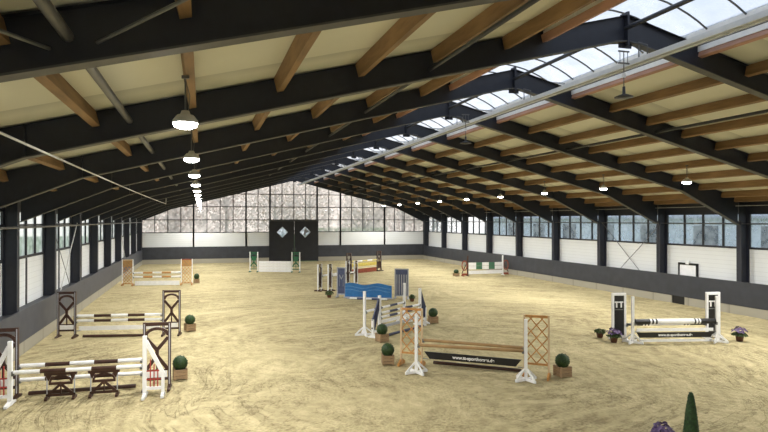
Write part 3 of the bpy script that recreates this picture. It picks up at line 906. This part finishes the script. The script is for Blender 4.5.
# ---- jump D: green wings and white planks before the dark door
a, b = (4.43, 50.3), (7.02, 49.2); A = ang(a, b)
tR = arch_wing('jump_wing', .72, 1.66, 'green', 'white', False)
mb = MB(); mb.box(.16, .56, -.012, .012, .95, 1.3); mb.build('panel', M['green'], tR)
for c in tR.children:
    if c.name.startswith('post'): c.data.materials[0] = M['white']
put(tR, b, A, 'green wing with white edges, right side of the white plank wall')
tL = dup(tR, (0, 0, 0)); put(tL, a, A + PI, 'green wing with white edges, left side of the white plank wall')
p, q = inset(a, b, .05)
for i, nm in enumerate(('lowest', 'second from the ground', 'third from the ground', 'topmost')):
    plank(p, q, .02 + .225 * i, .235 + .225 * i, 'white', 'white plank, %s in the wall between the green wings' % nm, group='white planks between the green wings')

# ---- jump E: blue water wall
a, b = (7.66, 32.55), (10.07, 31.2); A = ang(a, b)
tL = panel_wing('jump_wing', .52, 1.66, 'palegrey', 'slate', .2, 0)
mb = MB()
for x0, z0, x1, z1 in ((.15, .6, .15, 1.25), (.15, 1.25, .26, 1.0), (.26, 1.0, .37, 1.25), (.37, 1.25, .37, .6)):
    mb.bar((x0, .02, z0), (x1, .02, z1), .012, .035)
mb.build('zigzag_motif', M['palegrey'], tL)
put(tL, a, A + PI, 'slate blue wing with a pale zigzag, left of the blue wave wall')
tR = panel_wing('jump_wing', .78, 1.64, 'palegrey', None, .2, 5, 'palegrey', 'slate')
mb = MB(); mb.box(.06, .72, .012, .03, .2, 1.5); mb.build('back_panel', M['slate'], tR)
put(tR, b, A, 'pale grey slatted wing with a slate blue top, right of the blue wave wall')
fill = empty('water_filler', (a[0] + .42 * math.sin(A), a[1] - .42 * math.cos(A), 0), A); tag(fill, 'blue wavy water wall between the slate blue and grey wings', 'filler wall')
L = math.hypot(b[0] - a[0], b[1] - a[1])
xs = [.08 + (L - .16) * i / 40 for i in range(41)]
def wave(x, z, ph=0.): return z + .055 * math.sin(x * 2 * PI / 1.5 - .2 + ph)
mb = MB(); mb.prism([(x, wave(x, .80)) for x in xs] + [(xs[-1], .1), (xs[0], .1)], -.03, .03); mb.build('panel', M['blue'], fill)
for z in (.62, .45):
    mb = MB()
    for i in range(40):
        x0, x1 = xs[i], xs[i + 1]
        if i in (39,): continue
        mb.bar((x0, -.034, wave(x0, z, .5)), (x1, -.034, wave(x1, z, .5)), .008, .022)
    mb.build('wave_line', mat('pale_blue_line', (.16, .34, .6), .5), fill)
mb = MB(); mb.box(.04, L - .04, -.06, .06, .02, .1); mb.build('base_rail', M['palegrey'], fill)
for x in (.3, L - .3):
    f = foot_mesh(.06, .25, .06); o = f.build('foot', M['palegrey'], fill); o.location = (x, 0, 0)
d = Vector((math.sin(A), -math.cos(A), 0)) * .8
pole((a[0] + .4 + d.x, a[1] - .2 + d.y, .055), (b[0] - .25 + d.x, b[1] + .1 + d.y, .055), ['white', 'slate', 'white', 'slate', 'white'], 'white and blue ground pole in front of the blue wave wall')

# ---- jump M: oxer behind the blue wall
a, b = (6.97, 36.0), (8.96, 38.1); A = ang(a, b); nrm = (math.sin(A), -math.cos(A))
mw = arch_wing('jump_wing', .46, 1.62, 'brown', 'white', False)
for c in mw.children:
    if c.name.startswith('post'): c.data.materials[0] = M['white']
mb = MB(); mb.box(.075, .16, -.012, .012, .25, 1.4); mb.box(.3, .385, -.012, .012, .25, 1.4); mb.build('side_panel', M['brown'], mw)
add_cups(mw, (.9,))
put(mw, a, A + PI, 'white-posted brown wing, front left of the oxer behind the slate blue wing')
m2 = dup(mw, (0, 0, 0)); put(m2, b, A, 'white-posted brown wing, front right of the oxer, rising above the blue wave wall')
sh = (-nrm[0] * .0 + .5, -nrm[1] * 0 - .42)
a3, b3 = (a[0] + .58, a[1] - .2), (b[0] + .52, b[1] - .15)
m3 = dup(mw, (0, 0, 0)); put(m3, a3, A + PI, 'white-posted brown wing nearest the slate blue wing, rear left of the oxer')
m4 = dup(mw, (0, 0, 0)); put(m4, b3, A, 'white-posted brown wing next to the yellow pole, rear right of the oxer')
rest_pole(a, b, .9, WBW, 'striped pole between the brown wings behind the blue wave wall')
rest_pole(a3, b3, .9, WBW, 'striped nearer pole of the oxer hidden behind the blue wave wall')

# ---- jump K: yellow and red, further back
a, b = (11.35, 46.3), (14.0, 48.2); A = ang(a, b)
k1 = arch_wing('jump_wing', .6, 1.68, 'brown', 'midgrey', False)
mb = MB(); mb.box(.12, .48, -.012, .012, .3, .8); mb.build('panel', M['brown'], k1)
add_cups(k1, (.98,))
put(k1, b, A, 'dark brown wing at the right end of the yellow and red jump')
k2 = dup(k1, (0, 0, 0)); put(k2, a, A + PI, 'dark brown wing at the left end of the yellow and red jump')
rest_pole(a, b, .98, ['yellow', 'white', 'yellow', 'white', 'yellow'], 'yellow and white pole near the back wall', r=.055)
p, q = inset(a, b, .08)
plank(p, q, .55, .82, 'yellow', 'yellow plank under the yellow and white pole')
plank(p, q, .02, .36, 'redbrown', 'red brown plank standing on the sand below the yellow plank')
for w_ in (k1, k2):
    mb = MB(); mb.box(-.14, 0, -.03, .03, .53, .549); mb.build('plank_holder', M['cup'], w_)

# ---- jump F: blue and white oxer running away from the viewer
a, b = (5.83, 21.65), (8.12, 23.9); A = ang(a, b)
NWN = ['white', 'navyp', 'white', 'navyp', 'white']
s1 = standard('jump_standard', 1.64)
add_cups(s1, (.87,)); put(s1, a, A + PI, 'white upright on a cross foot, nearest end of the blue and white oxer', 'jump standard')
s2 = standard('jump_standard', 1.64); add_cups(s2, (.84,)); put(s2, b, A, 'thin white upright at the far end of the blue and white oxer', 'jump standard')
rest_pole(a, b, .87, NWN, 'white and navy pole between the two plain white uprights of the oxer', h2=.84, r=.045)
a2, b2 = (6.33, 21.35), (8.5, 23.05); A2 = ang(a2, b2)
f1 = tri_wing('half_wing', .5, 1.5, 'white', 'navyp', .62); add_cups(f1, (.84, .68))
put(f1, a2, A2 + PI, 'white half wing with a navy panel, near end of the blue and white oxer')
f2 = dup(f1, (0, 0, 0)); put(f2, b2, A2, 'white half wing with a navy panel, far end of the blue and white oxer')
rest_pole(a2, b2, .84, NWN, 'white and navy upper pole between the navy half wings', r=.045)
rest_pole(a2, b2, .68, NWN, 'white and navy second pole between the navy half wings', r=.045)
p, q = inset(a2, b2, .1)
plank(p, q, .46, .57, 'white', 'white plank below the white and navy poles')
plank(p, q, .28, .38, 'palegrey', 'pale grey plank below the white plank of the oxer')
for w_ in (f1, f2):
    for z in (.27, .45):
        mb = MB(); mb.box(-.14, 0, -.03, .03, z - .016, z + .009); mb.build('plank_holder', M['cup'], w_)
pole((6.6, 21.2, .05), (8.5, 22.65, .05), ['navyp'], 'dark ground pole along the blue and white oxer')

# ---- jump G: orange lattice wings in the middle
a, b = (6.2, 16.52), (8.47, 14.7); A = ang(a, b)
gR = lattice_wing('jump_wing', .7, 1.7, 'paleorange', 'orange', 2, .34)
add_cups(gR, (.78,), r=.045); put(gR, b, A, 'orange lattice wing next to the lone boxwood ball right of the brown poles')
gL = dup(gR, (0, 0, 0)); put(gL, a, A + PI, 'orange lattice wing beside two boxwood balls, left end of the brown poles')
rest_pole(a, b, .78, ['natural'], 'plain brown rear pole between the orange lattice wings', r=.045)
a2, b2 = (5.8, 15.85), (8.26, 14.3); A2 = ang(a2, b2)
g1 = standard('jump_standard', 1.64); add_cups(g1, (.79,), r=.045); put(g1, a2, A2 + PI, 'white upright on a cross foot in front of the left orange lattice wing', 'jump standard')
g2 = dup(g1, (0, 0, 0)); put(g2, b2, A2, 'white upright on a cross foot in front of the right orange lattice wing', 'jump standard')
rest_pole(a2, b2, .79, ['natural'], 'plain brown front pole between the two white uprights', r=.045)
p, q = inset((6.05, 16.35), (8.72, 15.15), .05)
for w_, zz in ((gR, .25), (gL, .25)):
    mb = MB(); mb.box(-.16, 0, -.02, .02, zz - .02, zz - .004); mb.build('plank_holder', M['cup'], w_)
p, q = inset(a, b, .05)
plank(p, q, .25, .45, 'black', 'black plank with a white web address between the orange lattice wings', cut=.16, text='www.tt-sporthorses.de', textsize=.128, textshift=.05)
pole((6.62, 16.72, .05), (8.62, 15.1, .05), ['brown'], 'dark brown ground pole behind the black lettered plank')

# ---- jump H: TT wings on the right
a, b = (14.54, 18.08), (17.46, 17.42); A = ang(a, b)
def tt_wing():
    t = empty('jump_wing'); w, h = .52, 1.68
    for x in (0, w - .075):
        mb = MB(); mb.box(x, x + .075, -.04, .04, 0.06, h); mb.build('post', M['white'], t)
    mb = MB(); mb.box(.075, w - .075, -.04, .04, h - .09, h); mb.build('top_rail', M['white'], t)
    mb = MB(); mb.box(.075, w - .075, -.04, .04, .1, .17); mb.build('bottom_rail', M['white'], t)
    mb = MB(); mb.box(.075, w - .075, -.015, .015, .17, h - .09); pn = mb.build('panel', M['black'], t)
    mb = MB(); z0, z1 = h - .52, h - .3
    for x in (.1, .27):
        mb.box(x, x + .15, -.022, -.016, z1 - .05, z1); mb.box(x + .045, x + .1, -.022, -.016, z0, z1 - .05)
    mb.box(.2, .3, -.022, -.016, z1 - .05, z1 - .012)
    mb.build('letter_logo', M['white'], pn)
    mb = MB(); mb.box(.1, .42, -.021, -.016, z0 - .085, z0 - .06); mb.build('logo_line', M['midgrey'], pn)
    for x in (.0375, w - .0375):
        f = foot_mesh(.075, .26, .09); o = f.build('foot', M['white'], t); o.location = (x, 0, 0)
    return t
hR = tt_wing(); add_cups(hR, (.55,))
put(hR, b, A, 'white-framed black wing with a white TT, beside the flower pot nearest the right edge')
# the logo must read the right way on the left wing, so it is built mirrored in place
hL = tt_wing(); add_cups(hL, (.55,))
put(hL, (a[0] - .52 * math.cos(A), a[1] - .52 * math.sin(A)), A, 'white-framed black wing with a white TT, left end of the black and white jump')
for c in list(hL.children):
    if c.name.startswith('cup'):
        c.scale = (-1, 1, 1); c.location = (.52, 0, 0)
a2, b2 = (14.45, 17.55), (17.32, 16.85); A2 = ang(a2, b2)
h1 = standard('jump_standard', 1.62); add_cups(h1, (.74,), r=.1); put(h1, a2, A2 + PI, 'white upright in front of the left black TT wing', 'jump standard')
h2 = dup(h1, (0, 0, 0)); put(h2, b2, A2, 'white upright in front of the right black TT wing', 'jump standard')
bw = ['black', 'white', 'black', 'white', 'black', 'white', 'black', 'white', 'black', 'white', 'black']
frb = [0, .18, .2, .225, .245, .27, .73, .75, .775, .79, .81, 1]
frb2 = [0, .2, .22, .24, .26, .28, .72, .74, .76, .78, .8, 1]
rest_pole(a2, b2, .74, bw, 'thick black and white roller pole on the right jump', r=.095, fr=frb, name='jump_roller')
rest_pole(a, b, .55, bw, 'thin black and white pole just below the thick roller', r=.05, fr=frb2)
p, q = inset(a2, b2, .1)
plank(p, q, .4, .5, 'white', 'white plank between the thin pole and the lettered plank of the right jump')
plank(p, q, .18, .36, 'black', 'black plank with small white web address on the right jump', cut=.1, text='www.tt-sporthorses.de', textsize=.13)
for w_ in (h1, h2):
    for z in (.17, .39):
        mb = MB(); mb.box(-.2, 0, -.03, .03, z - .018, z + .006); mb.build('plank_holder', M['cup'], w_)
plank((14.75, 17.55), (17.2, 16.95), .02, .1, 'white', 'white board lying along the sand under the right jump', thick=.05)

# ---- jump I: far right by the kickboard
a, b = (19.5, 42.1), (22.38, 42.05); A = ang(a, b)
def ring_wing(post):
    t = empty('jump_wing')
    mb = MB(); mb.box(0, .08, -.04, .04, 0, 1.55); mb.build('post', M[post], t)
    mb = MB(); n = 16
    pts = [(.3 + .21 * math.cos(2 * PI * i / n), 0, .8 + .36 * math.sin(2 * PI * i / n)) for i in range(n)]
    for i in range(n): mb.bar(pts[i], pts[(i + 1) % n], .05, .07)
    mb.build('oval_ring', M['redbrown'], t)
    mb = MB(); mb.box(.08, .52, -.04, .04, .06, .2); mb.build('bottom_board', M['redbrown'], t)
    mb = MB(); mb.bar((.06, 0, 1.1), (.5, 0, .25), .03, .06); mb.build('brace', M['brown'], t)
    for x in (.04, .46):
        f = foot_mesh(.06, .26, .09); o = f.build('foot', M[post if x < .1 else 'redbrown'], t); o.location = (x, 0, 0)
    return t
i1 = ring_wing('brown'); put(i1, a, A + PI, 'red brown wing with an oval ring, left end of the white and green jump')
i2 = ring_wing('white'); put(i2, b, A, 'white-posted wing with a brown oval ring, beside the right kickboard')
p, q = inset(a, b, .04)
for w_ in (i1, i2):
    for z in (.14, .5):
        mb = MB(); mb.box(-.1, 0, -.03, .03, z - .03, z - .004); mb.build('plank_holder', M['cup'], w_)
# plank with green squares
def square_plank(z0, z1, label):
    L = math.hypot(q[0] - p[0], q[1] - p[1]); h = z1 - z0; mb = MB()
    xs = [0, .22, .4, .6, .78, 1]
    for i in range(5):
        mb.box(L * xs[i], L * xs[i + 1], -.02, .02, 0, h, 1 if i in (1, 3) else 0)
    o = mb.build('jump_plank', [M['white'], mat('faded_green_' + str(z0), (.06, .17, .1), .5)])
    o.location = (p[0], p[1], z0); o.rotation_euler = (0, 0, A); tag(o, label, 'plank')
square_plank(.5, .76, 'lower white plank with two green squares, far right jump')
square_plank(.78, 1.02, 'upper white plank with two green squares, far right jump')
plank(p, q, .14, .4, 'white', 'plain white plank under the green squared planks')

# ------------------------------------------------------------------ plants
def leaves_on(mb, fn, n, size, mi=0):
    for _ in range(n):
        c, nr = fn(); u = Vector((random.gauss(0, 1), random.gauss(0, 1), random.gauss(0, 1))); nr = (nr + u * .45).normalized()
        t = nr.orthogonal().normalized(); t = (Matrix.Rotation(random.uniform(0, 2 * PI), 3, nr) @ t); bt = nr.cross(t)
        s = size * random.uniform(.6, 1.3)
        mb.add([c + t * s, c + bt * s * .55, c - t * s, c - bt * s * .55], [(0, 1, 2, 3)], mi)
def rsphere():
    while True:
        v = Vector((random.gauss(0, 1), random.gauss(0, 1), random.gauss(0, 1)))
        if v.length > .01: return v.normalized()
def box_planter(w=.34, h=.28):
    """square slatted wooden planter"""
    mb = MB()
    hw = w / 2
    for s in (-1, 1):
        for k in range(3):
            z0, z1 = .02 + k * h / 3, .02 + (k + 1) * h / 3 - .012
            mb.box(-hw, hw, s * hw - .012, s * hw + .012, z0, z1); mb.box(s * hw - .012, s * hw + .012, -hw, hw, z0, z1)
        for s2 in (-1, 1): mb.box(s * hw - .025, s * hw + .025, s2 * hw - .025, s2 * hw + .025, 0, h + .03)
    return mb
def boxwood(r=.19, w=.31, h=.26):
    t = empty('potted_boxwood')
    pl = box_planter(w, h).build('planter', M['planter'], t)
    mb = MB(); mb.box(-w / 2 + .015, w / 2 - .015, -w / 2 + .015, w / 2 - .015, .02, h - .03); mb.build('soil', M['soil'], pl)
    mb = MB(); cz = h + r * .86
    bm = bmesh.new(); bmesh.ops.create_icosphere(bm, subdivisions=3, radius=r)
    for v in bm.verts: v.co *= 1 + .05 * noise.noise(v.co * 14)
    bm.verts.index_update()
    mb.add([v.co + Vector((0, 0, cz)) for v in bm.verts], [tuple(v.index for v in f.verts) for f in bm.faces], 0, True); bm.free()
    def fn():
        d = rsphere(); return d * r * random.uniform(.97, 1.06) + Vector((0, 0, cz)), d
    leaves_on(mb, fn, 900, .016)
    mb.build('foliage_ball', M['box'], t, fix=False)
    mb = MB(); mb.tube([(0, 0, h - .05), (0, 0, h + .08)], .02, 6); mb.build('stem', M['bark'], t)
    return t
bx = boxwood()
spots = [((-.56, 17.2), 'clipped boxwood ball in a wooden planter beside the nearest brown arched wing'),
         ((-.44, 24.5), 'clipped boxwood ball in a wooden planter beside the second brown jump'),
         ((5.32, 17.15), 'clipped boxwood ball in a wooden planter directly left of the orange lattice wing'),
         ((6.1, 20.35), 'clipped boxwood ball in a wooden planter in front of the navy half wing'),
         ((9.24, 23.4), 'clipped boxwood ball in a wooden planter standing alone right of the navy and white oxer'),
         ((9.5, 14.4), 'clipped boxwood ball in a wooden planter right of the right orange lattice wing')]
for i, (p_, lb) in enumerate(spots):
    o = bx if i == 0 else dup(bx, (0, 0, 0))
    o.location = (p_[0], p_[1], 0); o.rotation_euler = (0, 0, (.1, .3, -.2, .25, -.1, .05)[i]); tag(o, lb, 'plant', 'boxwood balls in wooden planters')
o = dup(bx, (-.34, 42.8, 0), .2, 'small dark boxwood ball beside the right orange lattice wing of the far left jump'); o.scale = (.9, .9, 1.05)
o = dup(bx, (18.55, 42.2, 0), .2, 'small dark boxwood ball left of the red brown oval wing'); o.scale = (1, 1, .85)

def bushy(name, n, r, h, label, loc):
    t = empty(name, (loc[0], loc[1], 0))
    mb = MB(); mb.lathe([(0, .0), (.1, .0), (.13, .14), (.14, .16), (.12, .16), (.11, .13), (0, .13)], 14); mb.build('pot', M['pot'], t)
    mb = MB()
    for _ in range(n):
        a_ = random.uniform(0, 2 * PI); rr = r * math.sqrt(random.random()); z = .16 + h * random.random() * (1 - .5 * rr / r)
        c = Vector((rr * math.cos(a_), rr * math.sin(a_), z)); nr = Vector((random.gauss(0, 1), random.gauss(0, 1), .6)).normalized()
        tt = nr.orthogonal().normalized(); bt = nr.cross(tt); s = .05 * random.uniform(.6, 1.3)
        mb.add([c + tt * s, c + bt * s * .4, c - tt * s, c - bt * s * .4], [(0, 1, 2, 3)])
    mb.build('foliage', M['leaf'], t, fix=False)
    return tag(t, label, 'plant')
bushy('potted_plant', 260, .24, .24, 'low green leafy plant in front of the slate blue wing', (6.75, 32.7))
bushy('potted_plant', 200, .16, .24, 'small green plant at the foot of the pale grey slatted wing', (10.62, 29.9))

def flowers(label, loc, r=.25, n=60, pot=True, sc=1.):
    t = empty('flower_pot', (loc[0], loc[1], 0))
    mb = MB(); mb.lathe([(0, 0), (.1, 0), (.14, .2), (.15, .22), (.13, .22), (.12, .18), (0, .18)], 16); mb.build('pot', M['pot'], t)
    mb = MB()
    for _ in range(220):
        a_ = random.uniform(0, 2 * PI); rr = r * math.sqrt(random.random()); z = .2 + .18 * random.random() * (1.1 - rr / r)
        c = Vector((rr * math.cos(a_), rr * math.sin(a_), z)); nr = rsphere(); tt = nr.orthogonal().normalized(); bt = nr.cross(tt); s = .05
        mb.add([c + tt * s, c + bt * s * .45, c - tt * s, c - bt * s * .45], [(0, 1, 2, 3)])
    mb.build('foliage', M['leaf'], t, fix=False)
    mb = MB()
    for _ in range(n):
        a_ = random.uniform(0, 2 * PI); rr = r * math.sqrt(random.random()); z = .33 + .16 * (1 - (rr / r) ** 2) + random.uniform(-.04, .03)
        c = Vector((rr * math.cos(a_), rr * math.sin(a_), z)); nr = (Vector((rr * math.cos(a_), rr * math.sin(a_), .2)) + rsphere() * .1).normalized()
        tt = nr.orthogonal().normalized(); bt = nr.cross(tt)
        k = 6; ring = []
        for i in range(k):
            g = 2 * PI * i / k; ring.append(c + (tt * math.cos(g) + bt * math.sin(g)) * .045 + nr * .012)
        mb.add([c] + ring, [(0, 1 + i, 1 + (i + 1) % k) for i in range(k)])
    mb.build('blossoms', M['petal'], t, fix=False)
    return tag(t, label, 'flowers')
flowers('purple flowers in a terracotta pot at the foot of the left black TT wing', (13.85, 17.85))
flowers('purple flowers in a terracotta pot right of the right black TT wing', (18.28, 16.75))
flowers('purple flowers beside the narrow dark cypress in front', (8.1, 9.08), .2).scale = (1.05, 1.05, 1.14)
bushy('potted_plant', 160, .2, .2, 'small dark leafy plant left of the purple flowers by the left TT wing', (13.95, 18.75))

cy = empty('potted_cypress', (8.43, 8.75, 0)); tag(cy, 'narrow dark green clipped cypress cone in front, cut by the lower picture edge', 'plant')
mb = MB(); mb.lathe([(0, 0), (.12, 0), (.16, .24), (.17, .26), (.15, .26), (.14, .22), (0, .22)], 16); mb.build('pot', M['pot'], cy)
mb = MB()
prof = [(.0, 1.2), (.03, 1.185), (.05, 1.12), (.085, .9), (.12, .6), (.14, .38), (.11, .28), (0, .26)]
mb.lathe(prof, 18)
def fn():
    z = random.uniform(.27, 1.19)
    for (r0, z0), (r1, z1) in zip(prof[:-1], prof[1:]):
        if z1 <= z <= z0: rr = r0 + (r1 - r0) * (z - z0) / (z1 - z0); break
    a_ = random.uniform(0, 2 * PI); d = Vector((math.cos(a_), math.sin(a_), .15)); return Vector((rr * math.cos(a_), rr * math.sin(a_), z)), d
leaves_on(mb, fn, 1600, .014); mb.build('foliage', M['cypress'], cy, fix=False)

# ------------------------------------------------------------------ outside
mb = MB(); mb.add([(-120, -60, -.12), (160, -60, -.12), (160, 180, -.12), (-120, 180, -.12)], [(0, 1, 2, 3)]); struct(mb, 'ground_outside', M['grass'], 'grass outside the hall')
def tree(loc, h, r, m, label, seed):
    random.seed(seed); t = empty('bare_tree', loc)
    mb = MB(); mb.tube([(0, 0, -.1), (0, 0, h * .45), (.1, 0, h * .9)], [.2, .15, .04], 8)
    for k in range(9):
        a_ = random.uniform(0, 2 * PI); z = h * random.uniform(.2, .75); l = r * random.uniform(.6, 1)
        mb.tube([(0, 0, z), (l * .6 * math.cos(a_), l * .6 * math.sin(a_), z + l * .5), (l * math.cos(a_), l * math.sin(a_), z + l)], [.08, .05, .015], 5)
    mb.build('trunk', M['bark'], t)
    mb = MB()
    for _ in range(5200):
        d = rsphere() * (random.random() ** .4); c = Vector((d.x * r, d.y * r, h * .56 + d.z * h * .46)); nr = rsphere(); tt = nr.orthogonal().normalized(); bt = nr.cross(tt); s = random.uniform(.06, .16)
        mb.add([c + tt * s, c + bt * s * .5, c - tt * s, c - bt * s * .5], [(0, 1, 2, 3)])
    mb.build('crown', m, t, fix=False)
    return tag(t, label, 'tree', 'trees outside the back gable')
for i, (x, y, h, r, m) in enumerate([(-9, 78, 9, 3.6, 'autumn'), (-3, 74, 8.5, 3.4, 'autumn'), (3, 80, 11, 4, 'autumn'), (8.5, 74, 10, 3.4, 'autumn2'), (14, 81, 11, 3.6, 'autumn2'), (20, 75, 8.5, 3.5, 'autumn2'), (27, 80, 9.5, 4, 'autumn'), (34, 86, 10, 4.5, 'autumn2')]):
    tree((x, y, -.1), h, r, M[m], 'hazy %s tree outside the gable glazing, %s from the left corner' % ('reddish brown' if m == 'autumn' else 'greenish brown', ORD[i]), 100 + i)
random.seed(5)
hd = empty('garden_hedge', (17, 70, -.1)); tag(hd, 'pale green hedge outside, right of the dark sliding door', 'hedge')
mb = MB()
for _ in range(6000):
    c = Vector((random.uniform(-4.5, 4.5), random.uniform(-.6, .6), random.uniform(.05, 3.45))); nr = rsphere(); tt = nr.orthogonal().normalized(); bt = nr.cross(tt); q_ = random.uniform(.07, .14)
    mb.add([c + tt * q_, c + bt * q_ * .6, c - tt * q_, c - bt * q_ * .6], [(0, 1, 2, 3)])
mb.build('foliage', M['hedge'], hd, fix=False)
mb = MB()
for x in (-4, -2, 0, 2, 4): mb.tube([(x, 0, 0), (x + .05, 0, 2.4)], .05, 6)
mb.build('stems', M['bark'], hd)
random.seed(3)
hb = empty('neighbouring_barn', (41, 30, -.1)); tag(hb, 'pale long building seen through the right windows', 'building')
mb = MB(); mb.box(0, 12, -34, 50, 0, 4.6); wl = mb.build('wall', M['housewall'], hb)
mb = MB(); mb.prism([(-.6, 4.5), (6, 6.6), (12.6, 4.5), (12.6, 4.7), (6, 6.8), (-.6, 4.7)], -35, 51); mb.build('roof', M['houseroof'], hb)
for k in range(12):
    y = -30 + 6.6 * k
    mb = MB(); mb.box(-.04, 0, y, y + 2.6, 2.2, 3.9); mb.build('window', M['houseglass'], hb)

# ------------------------------------------------------------------ world and view
w = bpy.data.worlds.new('overcast'); S.world = w; w.use_nodes = True
nt = w.node_tree; bg = nt.nodes['Background']
tc = nt.nodes.new('ShaderNodeTexCoord'); no = nt.nodes.new('ShaderNodeTexNoise'); no.inputs['Scale'].default_value = 2.; no.inputs['Detail'].default_value = 4.
nt.links.new(tc.outputs['Generated'], no.inputs['Vector'])
rp = nt.nodes.new('ShaderNodeValToRGB'); rp.color_ramp.elements[0].color = (.5, .62, .8, 1); rp.color_ramp.elements[1].color = (.74, .83, .95, 1)
rp.color_ramp.elements[0].position = .35; rp.color_ramp.elements[1].position = .65
nt.links.new(no.outputs['Fac'], rp.inputs[0])
sx = nt.nodes.new('ShaderNodeSeparateXYZ'); nt.links.new(tc.outputs['Generated'], sx.inputs[0])
zr = nt.nodes.new('ShaderNodeMapRange'); zr.inputs[1].default_value = .08; zr.inputs[2].default_value = .4
nt.links.new(sx.outputs['Z'], zr.inputs[0])
mx = nt.nodes.new('ShaderNodeMix'); mx.data_type = 'RGBA'; mx.inputs[6].default_value = (1.28, 1.23, 1.18, 1)
nt.links.new(zr.outputs[0], mx.inputs[0]); nt.links.new(rp.outputs[0], mx.inputs[7]); nt.links.new(mx.outputs[2], bg.inputs['Color'])
bg.inputs['Strength'].default_value = 1.3
S.view_settings.view_transform = 'Standard'
S.view_settings.look = 'None'
S.view_settings.exposure = 0.
S.cycles.max_bounces = 6; S.cycles.diffuse_bounces = 4; S.cycles.transparent_max_bounces = 12
S.cycles.use_denoising = True
S.cycles.sample_clamp_indirect = 4.
